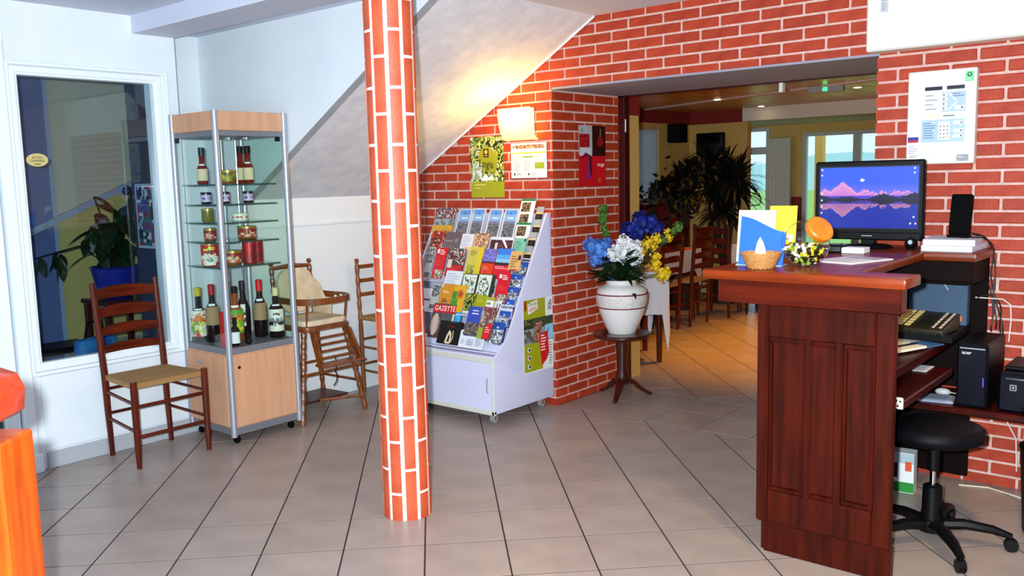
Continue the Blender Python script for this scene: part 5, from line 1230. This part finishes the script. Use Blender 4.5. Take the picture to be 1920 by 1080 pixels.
mb.lathe([(0, .003), (R0, .003)], 30, caps=False); mb.build('woven_bowl', M_WICK, bk)
pc = MB().prism([(-.020, 0, .03), (.020, 0, .03), (.019, 0, .07), (.010, 0, .10), (-.002, 0, .122), (-.013, 0, .10), (-.02, 0, .07)], (0, .003, 0)).build('folded_paper', M_PAPER, bk); pc.rotation_euler = (.05, 0, .35)
# sweets jar lying tilted
jr = thing('sweets_jar', 'tilted round glass jar with wooden lid half full of wrapped sweets', 'jar', (-1.335, 3.375, CT + .001))
TL = Vector((.62, -.36, .52)).to_track_quat('Z', 'Y').to_matrix().to_4x4()
prof = [(0.001, -.088)] + [(.092 * math.sin(a), -.088 * math.cos(a)) for a in [i * PI / 16 for i in range(1, 14)]] + [(.050, .078), (.050, .092)]
MB().lathe(prof, 32, c=(0, 0, .089), caps=False, M=TL).build('glass_body', M_JARG, jr, angle=80)
MB().lathe([(0, .086), (.05, .086), (.054, .09), (.054, .108), (.048, .114), (0, .116)], 28, c=(0, 0, .089), caps=False, M=TL).build('wooden_lid', wood('honey_wood', (206, 122, 28), (180, 96, 18), .35), jr)
rr = random.Random(3); cc = [mat('wrapped_sweet_white', (236, 236, 230), .3), mat('wrapped_sweet_green', (130, 150, 30), .3), mat('wrapped_sweet_black', (26, 20, 16), .3), mat('wrapped_sweet_yellow', (206, 190, 40), .3)]
SW = [MB().tube([(-.016, 0, 0), (-.009, 0, 0), (-.007, 0, 0), (.007, 0, 0), (.009, 0, 0), (.016, 0, 0)], [.007, .0025, .007, .007, .0025, .007], 7).mesh('sweet', m) for m in cc]
n = 0
while n < 150:
    p = Vector((rr.uniform(-.08, .08), rr.uniform(-.08, .08), rr.uniform(.006, .078)))
    if (p - Vector((0, 0, .089))).length > .079: continue
    link_copy(SW[rr.choice((0, 0, 1, 1, 2, 2, 2, 3))], 'sweet', jr, p, (rr.uniform(0, 6), rr.uniform(0, 6), rr.uniform(0, 6))); n += 1

# ------------------------------------------------------------------ dining room beyond the opening
DC = 2.25
M_PLANK = wood('varnished_ceiling_plank', (216, 158, 88), (196, 136, 70), .3, 'y', .6, rnd=.08)
cg = struct('ceiling_dining', MB().box(-6.4, -1.0, 5.33, 12.2, DC + .012, DC + .1), M_DKRED)
for i in range(27):
    x0 = -6.35 + i * .2
    MB().cbox(x0 + .002, x0 + .198, 5.33, 10.0, DC, DC + .014, b=.003).build('plank', M_PLANK, cg)
struct('ceiling_dining_far', MB().box(-6.4, -1.0, 10.0, 12.2, 2.14, DC), mat('cream_ceiling', (214, 206, 188), .8))
struct('trim_bulkhead', MB().box(-4.7, -1.0, 9.9, 10.0, 2.10, DC + .01), mat('cream_ceiling', (214, 206, 188), .8))
struct('trim_door_header', MB().box(JX, RX, 5.33, 5.38, 2.042, DC + .02), M_DKRED)
struct('trim_ceiling_track', MB().prism([(-5.45, 8.93, DC - .012), (-1.15, 7.15, DC - .012), (-1.15, 7.26, DC - .012), (-5.45, 9.04, DC - .012)], (0, 0, .016)), mat('pinkish_white_track', (206, 186, 180), .5))
tag(MB().cbox(-.012, .012, -.02, .02, 0, .06, b=.002).build('track_bracket', M_PLASW), 'small white bracket under the lintel of the opening', 'bracket').location = (-2.28, 5.35, 1.985)
dfm = struct('trim_door_post', MB().cbox(JX - .02, JX + .045, 5.33, 5.40, 0, 2.06, b=.004), M_DKRED)
tag(MB().cbox(-.004, .004, -.004, .004, 0, .09, b=.002).build('door_latch', M_PLASW), 'small white latch on the dark red door post', 'latch').location = (JX + .05, 5.34, 1.80)
struct('wall_dining_pier', MB().box(-4.1, -3.50, 5.43, 5.66, 0, 1.99), M_YWALL)
struct('trim_pier_band', MB().box(-4.1, -3.495, 5.425, 5.665, 1.93, DC), M_RWALL)
DLX = -5.45
wd_ = MB().box(DLX - .1, DLX, 5.33, 8.72, 1.18, DC).box(DLX - .1, DLX, 9.26, 10.1, 1.18, DC).box(DLX - .1, DLX, 8.72, 9.26, 2.03, DC)
struct('wall_dining_left', wd_, M_YWALL)
struct('wall_dining_left_dado', MB().box(DLX - .1, DLX + .008, 5.33, 10.0, 0, 1.18), M_RWALL)
struct('trim_border_left', MB().box(DLX, DLX + .006, 5.33, 10.0, 2.10, DC), M_RWALL)
struct('wall_dining_tv', MB().box(DLX, -4.68, 10.0, 10.1, 0, DC), M_YWALL)
struct('trim_border_tv', MB().box(DLX, -4.68, 9.994, 10.0, 2.10, DC), M_RWALL)
struct('wall_dining_right', MB().box(-1.1, -1.0, 5.33, 12.1, 0, DC), M_YWALL)
# far wall with door and window openings
FY = 12.0
fw_ = MB()
for a, b, z0, z1 in ((-6.4, -5.66, 0, DC), (-5.28, -4.80, 0, DC), (-5.66, -5.28, 2.12, DC), (-4.80, -3.70, 2.02, DC), (-4.80, -3.70, 0, .45), (-3.70, -1.0, 0, DC)): fw_.box(a, b, FY, FY + .12, z0, z1)
struct('wall_dining_far', fw_, M_YWALL)
struct('wall_dining_side', MB().box(-6.4, -6.3, 10.0, 12.1, 0, DC), M_YWALL)
struct('wall_dining_far_dado', MB().box(-5.28, -4.80, FY - .008, FY, 0, 1.15).box(-3.70, -1.0, FY - .008, FY, 0, 1.15), M_RWALL)
M_PVC = mat('grey_white_pvc', (188, 186, 180), .4)
def framed(name, x0, x1, z0, z1, splits, tr=None):
    r = thing(name, None, None, kind='structure'); t = .05
    mb = MB().cbox(x0, x0 + t, FY - .02, FY + .06, z0, z1).cbox(x1 - t, x1, FY - .02, FY + .06, z0, z1).cbox(x0 + t, x1 - t, FY - .02, FY + .06, z1 - t, z1).cbox(x0 + t, x1 - t, FY - .02, FY + .06, z0, z0 + t)
    for sx_ in splits: mb.cbox(sx_ - .05, sx_ + .05, FY - .02, FY + .06, z0 + t, z1 - t)
    if tr: mb.cbox(x0 + t, x1 - t, FY - .02, FY + .06, tr - .05, tr + .05)
    mb.build('window_frame', M_PVC, r)
    xs = [x0 + t] + list(splits) + [x1 - t]
    for a, b in zip(xs[:-1], xs[1:]): MB().box(a, b, FY + .02, FY + .024, z0 + t, z1 - t).build('window_pane', M_JARG, r)
    return r
framed('window_2', -4.80, -3.70, .45, 2.02, (-4.07,))
d2 = framed('door_2', -5.66, -5.28, 0, 2.12, (), 1.80); d2.name = 'door_2'
MB().tube([(-5.62, FY - .05, 1.02), (-5.40, FY - .05, 1.04), (-5.38, FY - .05, 1.12), (-5.42, FY - .03, 1.2)], .010, 8).build('push_bar', M_ALUD, d2)
# blind window on the left dining wall
w3 = thing('window_3', None, None, kind='structure')
MB().box(DLX - .05, DLX - .046, 8.72, 9.26, 1.18, 2.03).build('window_pane', M_JARG, w3)
frame_yz(MB(), DLX - .06, DLX - .02, 8.72, 9.26, 1.18, 2.03, .03).build('window_frame', M_PVC, w3)
M_BLIND = mat('grey_blind', (206, 214, 226), .6)
M_BLIND.node_tree.nodes['Principled BSDF'].inputs['Transmission Weight'].default_value = .55
M_BLIND.node_tree.nodes['Principled BSDF'].inputs['Roughness'].default_value = .9
BS = MB().prism([(DLX - .016, 8.74, 0), (DLX - .014, 8.74, 0), (DLX - .008, 8.74, .025), (DLX - .010, 8.74, .025)], (0, .5, 0)).mesh('blind_slat', M_BLIND)
for i in range(30): o = link_copy(BS, 'blind_slat', w3, (0, 0, 1.22 + .026 * i))
struct('trim_window_sill', MB().cbox(DLX - .02, DLX + .12, 8.6, 9.4, 1.165, 1.185), M_PVC)
# tv, loudspeaker, radiator
tv = thing('television', 'dark flat television on the yellow dining wall', 'television', (-5.13, 9.995, 1.73))
MB().cbox(-.20, .17, -.05, -.005, 0, .26, b=.005).build('housing', M_BLACK, tv); MB().box(-.185, .155, -.0515, -.05, .02, .245).build('screen', mat('black_screen', (6, 8, 16), .1), tv)
lsp = thing('loudspeaker', 'black loudspeaker hung in the dining room corner', 'speaker', (-5.37, 9.52, 1.875))
MB().cbox(-.07, .11, -.09, .09, 0, .22, b=.008).build('cabinet', M_BLACKM, lsp); MB().cbox(-.06, .10, -.094, -.088, .01, .21, b=.004).build('grille', M_BLACK, lsp)
rad = thing('radiator', 'tall white panel radiator on the far dining wall', 'radiator', (-5.11, FY - .02, .3))
MB().cbox(-.17, .17, -.08, -.05, 0, 1.66, b=.006).build('front_panel', mat('radiator_enamel', (200, 192, 176), .4), rad)
for i in range(7): MB().cbox(-.165 + .048 * i, -.130 + .048 * i, -.088, -.079, .03, 1.63, b=.004).build('fin', mat('radiator_enamel', (200, 192, 176), .4), rad)
MB().cbox(-.16, .16, -.05, .0, .05, 1.6, b=.004).build('bracket', M_PVC, rad)
# downlights and exit sign
M_SPOT = mat('spot_glow', (255, 240, 210), .5, emit=(255, 232, 190), estr=14)
for i, (x, y) in enumerate(((-4.28, 8.43), (-4.40, 9.75), (-2.85, 8.37), (-3.0, 6.75))):
    lab = ('round ceiling downlight above the dining tables', 'round ceiling downlight furthest back in the dining ceiling', 'round ceiling downlight right of the exit sign', 'round ceiling downlight just behind the lintel')[i]
    t = thing('ceiling_downlight', lab, 'downlight', (x, y, DC), group='downlights in the plank ceiling')
    MB().lathe([(.045, -.004), (.045, .002)], 20).build('rim', M_PVC, t); MB().lathe([(.034, -.006), (.034, -.003)], 18).build('lamp_disc', M_SPOT, t)
for i, (x, y, pw) in enumerate(((-4.28, 8.43, 60), (-2.85, 8.37, 230), (-3.0, 6.75, 360))):
    light('downlight_beam', 'SPOT', (x, y, DC - .02), pw, (1, .38, .01), .03, (x, y + .25, 0), 84, 1.0)
ex = thing('exit_sign', 'emergency exit light with green glow on the plank ceiling', 'exit light', (-2.98, 7.95, DC))
MB().cbox(-.16, .16, -.03, .03, -.06, 0, b=.006).build('housing', mat('grey_plastic', (150, 146, 140), .5), ex)
MB().cbox(-.02, .02, -.034, -.028, -.05, -.02, b=.002).build('green_lamp', mat('green_glow', (40, 220, 90), .5, emit=(40, 255, 110), estr=4), ex)
# dining tables, cloths
M_CLOTH = mat('white_tablecloth', (206, 206, 212), .8, bump=.1, bscale=20); M_RUN = mat('red_orange_overcloth', (176, 50, 26), .8, c2=(190, 80, 40), nscale=8)
def cloth(x0, x1, y0, y1, z, drop, seed=1):
    rr = random.Random(seed); n = 64; per = []
    for i in range(n):
        t = 4 * i / n; k = int(t); f_ = t - k
        a = [(x0, y0), (x1, y0), (x1, y1), (x0, y1), (x0, y0)]
        per.append((a[k][0] + (a[k + 1][0] - a[k][0]) * f_, a[k][1] + (a[k + 1][1] - a[k][1]) * f_, min(f_, 1 - f_)))
    cx_, cy_ = (x0 + x1) / 2, (y0 + y1) / 2; vs = []; fs = []
    for i, (x, y, e) in enumerate(per):
        vs.append((x, y, z))
    for lv in range(1, 5):
        for i, (x, y, e) in enumerate(per):
            d = Vector((x - cx_, y - cy_, 0)).normalized(); wv = math.sin(i * 1.9) * .018 * lv / 4
            dd = drop * (1 + .9 * max(0, .12 - e) / .12)
            vs.append((x + d.x * (.012 + wv), y + d.y * (.012 + wv), z - dd * lv / 4))
    for lv in range(4):
        for i in range(n):
            a, b = lv * n + i, lv * n + (i + 1) % n; fs.append((a, b, b + n, a + n))
    fs.append(tuple(range(n)))
    return MB().add(vs, fs)
for i, (x0, x1, y0, y1, lab) in enumerate(((-5.12, -4.36, 6.90, 8.25, 'long dining table behind the row of ladder-back chairs'), (-4.28, -3.58, 8.80, 9.36, 'square dining table further back in the dining room'))):
    t = thing('dining_table', lab, 'table', ((x0 + x1) / 2, (y0 + y1) / 2, 0))
    a, b = (x1 - x0) / 2, (y1 - y0) / 2
    MB().cbox(-a, a, -b, b, .70, .735, b=.004).build('table_top', M_CHAIRX, t)
    for sx in (-1, 1):
        for sy in (-1, 1): MB().tube([(sx * (a - .06), sy * (b - .06), 0), (sx * (a - .06), sy * (b - .06), .70)], [.022, .03], 8).build('leg', M_CHAIRW, t)
    tag(cloth(x0, x1, y0, y1, .738, .22, i).build('tablecloth', M_CLOTH, angle=60), ('white cloth draped over the long dining table', 'white cloth on the square table further back')[i], 'tablecloth')
    c_ = tag(cloth(x0 + .08, x1 - .02, y0 + .1, y1 - .1, .742, .03, i + 5).build('overcloth', M_RUN, angle=60), ('red overcloth on the long dining table', 'red overcloth on the square table further back')[i], 'tablecloth')
o = tag(cloth(-.30, .30, -.30, .30, .738, .34, 9).build('tablecloth', M_CLOTH, angle=60), 'white cloth with pointed corner hanging beside the vase of flowers', 'tablecloth'); o.location = (-3.95, 6.13, 0); o.rotation_euler = (0, 0, PI / 4)
t = thing('dining_table', 'small dining table directly behind the vase', 'table', (-3.95, 6.13, 0), PI / 4); MB().cbox(-.295, .295, -.295, .295, .70, .735, b=.004).build('table_top', M_CHAIRX, t)
for sx in (-1, 1):
    for sy in (-1, 1): MB().tube([(sx * .24, sy * .24, 0), (sx * .24, sy * .24, .70)], [.022, .03], 8).build('leg', M_CHAIRW, t)
DLAB = ['dark ladder-back dining chair nearest the doorway, left of the row', 'dark ladder-back dining chair in the middle of the row', 'dark ladder-back dining chair at the right of the row', 'dark ladder-back dining chair facing the square table at the back']
GRP = 'ladder-back chairs in the dining room'
for (x, y, rz), lab in zip(((-4.375, 6.70, PI), (-4.41, 7.36, PI), (-4.39, 7.92, PI), (-4.31, 8.60, PI / 2)), DLAB):
    o = dup(ch0, (x, y, 0), rz, lab); o['group'] = GRP; o.name = 'dining_chair'
ng = 0
for (x, y, lab) in ((-3.92, 9.02, 'folded white napkin, left one on the square table'), (-3.84, 9.12, 'folded white napkin, right one on the square table')):
    tag(MB().lathe([(.045, 0), (.03, .06), (.004, .12)], 10).build('napkin', M_CLOTH), lab, 'napkin').location = (x, y, .748)
# big dark plants
def arch_leaves(mb, c, n, l, wd, rr, up=(.1, 1.2), cnt=6):
    n = int(n * 1.6)
    for i in range(n):
        a = rr.random() * 6.28; e = rr.uniform(*up); L_ = l * rr.uniform(.7, 1.15); vs = []; fs = []
        p = Vector(c); d = Vector((math.cos(a) * math.cos(e), math.sin(a) * math.cos(e), math.sin(e))); sd = Vector((-math.sin(a), math.cos(a), 0))
        for k in range(cnt + 1):
            t = k / cnt; w_ = wd * (1 - t) ** .6 * (.6 + .4 * min(1, t * 5)); vs += [tuple(p - sd * w_), tuple(p + sd * w_)]
            p = p + d * (L_ / cnt); d = (d + Vector((0, 0, -.22))).normalized()
        for k in range(cnt): fs.append((2 * k, 2 * k + 1, 2 * k + 3, 2 * k + 2))
        mb.add(vs, fs)
M_POTD = mat('dark_clay_pot', (40, 24, 20), .6)
def plant(name, label, x, y, pot_z, crowns, stems, ln, wd, n, seed, small=None):
    t = thing(name, label, 'plant', (x, y, 0)); rr = random.Random(seed)
    MB().lathe([(.13, 0), (.17, .30), (.18, .31), (.17, .32), (.14, .31), (0, .30)], 20, caps=False).build('pot', M_POTD, t)
    for cx_, cy_, cz in crowns: MB().tube([(0, 0, .28), (cx_ * .5, cy_ * .5, (cz + .3) / 2), (cx_, cy_, cz)], [.02, .016, .012], 7).build('trunk', M_POTD, t)
    mb = MB()
    for c in crowns: arch_leaves(mb, c, n, ln, wd, rr, (-.3, 1.35))
    if small:
        for i in range(small):
            c = rr.choice(crowns); p = Vector(c) + Vector((rr.gauss(0, .09), rr.gauss(0, .09), rr.gauss(-.03, .11)))
            d_ = Vector((rr.gauss(0, 1), rr.gauss(0, 1), rr.gauss(-.3, .6))).normalized(); e_ = d_.orthogonal().normalized(); mb.quad([p, p + d_ * .04 + e_ * .022, p + d_ * .085, p + d_ * .04 - e_ * .022])
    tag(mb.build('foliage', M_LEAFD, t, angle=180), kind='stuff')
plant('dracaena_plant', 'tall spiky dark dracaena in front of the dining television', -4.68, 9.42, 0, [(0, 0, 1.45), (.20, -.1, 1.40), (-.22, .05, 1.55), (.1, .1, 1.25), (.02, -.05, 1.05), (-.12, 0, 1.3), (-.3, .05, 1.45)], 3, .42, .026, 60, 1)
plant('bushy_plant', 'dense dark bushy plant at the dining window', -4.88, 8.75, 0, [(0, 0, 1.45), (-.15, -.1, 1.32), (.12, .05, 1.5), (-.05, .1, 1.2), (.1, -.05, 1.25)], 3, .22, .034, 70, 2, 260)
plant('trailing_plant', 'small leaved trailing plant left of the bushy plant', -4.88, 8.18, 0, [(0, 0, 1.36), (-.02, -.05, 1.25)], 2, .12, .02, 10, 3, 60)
# outside: meadow, hills and a timber post
struct('ground_meadow', MB().box(-80, 40, 12.3, 140, -.6, -.5), mat('meadow_grass', (170, 216, 110), .9, c2=(150, 200, 100), nscale=.2))
hl = MB(); vs = []; fs = []
for i in range(41):
    x = -120 + 5 * i; h = 2.7 + .8 * math.sin(i * .5) + .4 * math.sin(i * 1.3)
    vs += [(x, 90, -.6), (x, 100 + 4 * math.sin(i), h * .6), (x, 118, h)]
for i in range(40):
    k = 3 * i; fs += [(k, k + 3, k + 4, k + 1), (k + 1, k + 4, k + 5, k + 2)]
struct('ground_hills', hl.add(vs, fs), mat('hazy_green_hills', (180, 222, 214), 1))
tag(MB().cbox(-.06, .06, -.06, .06, -.5, 3, b=.004).build('timber_post', mat('yellow_timber', (226, 178, 96), .7)), 'yellow timber post standing outside the far window', 'post').location = (-5.02, 13.2, 0)  # the post's own yellow wood colour

# ------------------------------------------------------------------ hall objects behind the glass
M_POTB = mat('royal_blue_pot', (24, 40, 140), .25)
stq = thing('plant_stool', 'low wooden stool under the blue flower pot behind the glass', 'stool', (-5.78, 2.80, 0))
MB().cbox(-.17, .17, -.17, .17, .745, .775, b=.004).build('seat', M_TAB, stq)
for sx in (-1, 1):
    for sy in (-1, 1): MB().cbox(sx * .14 - .018, sx * .14 + .018, sy * .14 - .018, sy * .14 + .018, 0, .745, b=.003).build('leg', M_TAB, stq)
pp = thing('potted_plant', 'large leaved plant in a blue pot behind the interior window', 'plant', (-5.78, 2.80, .776))
MB().lathe([(.09, 0), (.13, .08), (.155, .2), (.165, .205), (.155, .21), (.14, .19), (0, .18)], 26, caps=False).build('pot', M_POTB, pp)
BL = leaf_mesh(.17, .034, .45, 7).mesh('leaf', M_LEAF, angle=180); rr = random.Random(21)
for k in range(6):
    a = rr.random() * 6.28; tx, ty, tz = .12 * math.cos(a), .16 * math.sin(a), rr.uniform(.35, .75)
    MB().tube([(0, 0, .18), (tx * .4, ty * .4, .18 + tz * .4), (tx, ty, tz)], .005, 6).build('stem', M_LEAFD, pp)
    for q in range(7):
        f_ = .35 + .65 * q / 6
        link_copy(BL, 'leaf', pp, (tx * f_, ty * f_, .18 + (tz - .18) * f_), (rr.uniform(-.5, .5), rr.uniform(0, .9), rr.random() * 6.28), (rr.uniform(.8, 1.3),) * 3)
MB().tube([(0, .02, .18), (-.02, .08, .4), (.02, .13, .62), (.0, .15, .72), (-.02, .12, .74)], .006, 6).build('stem', M_LEAFD, pp)
MB().blob((-.03, .13, .70), .03, 10, 8).build('bud', M_LEAFD, pp)
for (vy, vz, nl) in ((-.40, .27, 9), (-.52, .25, 7), (-.14, .42, 10)):
    MB().tube([(0, 0, .18), (.02, vy * .45, .36), (.03, vy, vz + .05)], .004, 6).build('stem', M_LEAFD, pp)
    for q in range(nl): link_copy(BL, 'leaf', pp, (.03 + rr.uniform(-.03, .03), vy + rr.uniform(-.03, .05), vz + rr.uniform(-.01, .07)), (rr.uniform(-.5, .5), rr.uniform(.5, 1.3), rr.random() * 6.28), (rr.uniform(.5, .8),) * 3)
bkx = thing('hall_bench', 'dark bench board behind the glass left of the stool', 'bench', (-6.12, 2.42, 0))
MB().cbox(-.15, .15, -.18, .3, .42, .46, b=.005).build('seat', M_BLACK, bkx); MB().cbox(-.12, .12, .22, .27, 0, .42).build('leg', M_BEIGE, bkx)
MB().cbox(-.12, .12, -.12, -.07, 0, .42).build('leg', M_BEIGE, bkx)
bag = thing('blue_bag', 'blue printed bag on the hall floor behind the chair', 'bag', (-5.50, 2.50, 0), .3)
MB().prism([(-.05, -.13, 0), (.05, -.13, 0), (.05, .13, 0), (-.05, .13, 0)], (0, 0, .58)).build('bag_body', mat('blue_print_cloth', (20, 70, 170), .6, c2=(60, 150, 200), nscale=9), bag, bevel=.03)
MB().tube([(0, -.08, .56), (0, -.05, .68), (0, .05, .68), (0, .08, .56)], .008, 6).build('handle', M_NAVY, bag)
pk = Sheet(.30, .40, (180, 190, 206), .01); pk.photo(.05, .04, .95, .96, 7, 8, pick((60, 90, 170), (170, 40, 50), (40, 120, 120), (200, 200, 210), (30, 40, 60)))
o = tag(pk.build('wall_picture'), 'colourful picture hanging in the hall behind the glass', 'picture'); o.location = (-5.24, 2.772, 1.12)

# ------------------------------------------------------------------ orange wood newel close to the camera, left edge
M_NEW = wood('orange_varnished_pine', (198, 88, 12), (164, 58, 5), .35, 'z', 1.2, coat=.1)
M_NEWT = wood('red_varnished_pine', (196, 66, 34), (178, 52, 26), .25, 'x', .5, coat=.5)
nw = thing('newel_post', 'orange varnished wooden post with rounded red cap at the left edge', 'post', (-2.182, .663, -.006), math.radians(40))
MB().cbox(-.14, .14, -.07, .07, 0, .965, b=.006).build('post_body', M_NEW, nw)
MB().cbox(-.14, .055, -.05, .05, .96, 1.0, b=.004).build('neck', M_NEW, nw)
MB().prism([(-.15, -.075, .995), (.105, -.075, .995), (.125, -.075, 1.01), (.13, -.075, 1.06), (.115, -.075, 1.095), (.07, -.075, 1.11), (-.15, -.075, 1.115)], (0, .15, 0)).build('cap', M_NEWT, nw, bevel=.008)
# warm ceiling lamp over the reception, out of the frame
cl = thing('reception_lamp', 'round warm ceiling lamp in front of the reception', 'lamp', (-.42, 2.45, CEIL))
MB().lathe([(.12, -.03), (.12, 0)], 24).build('rim', M_CHROME, cl); MB().lathe([(.10, -.034), (.10, -.031)], 24).build('diffuser', mat('warm_diffuser', (255, 226, 170), .5, emit=(255, 214, 140), estr=4), cl)
light('reception_light', 'SPOT', (-.42, 2.45, CEIL - .05), 120, (1, .66, .28), .05, (-1.0, 3.0, 0), 84, .5)
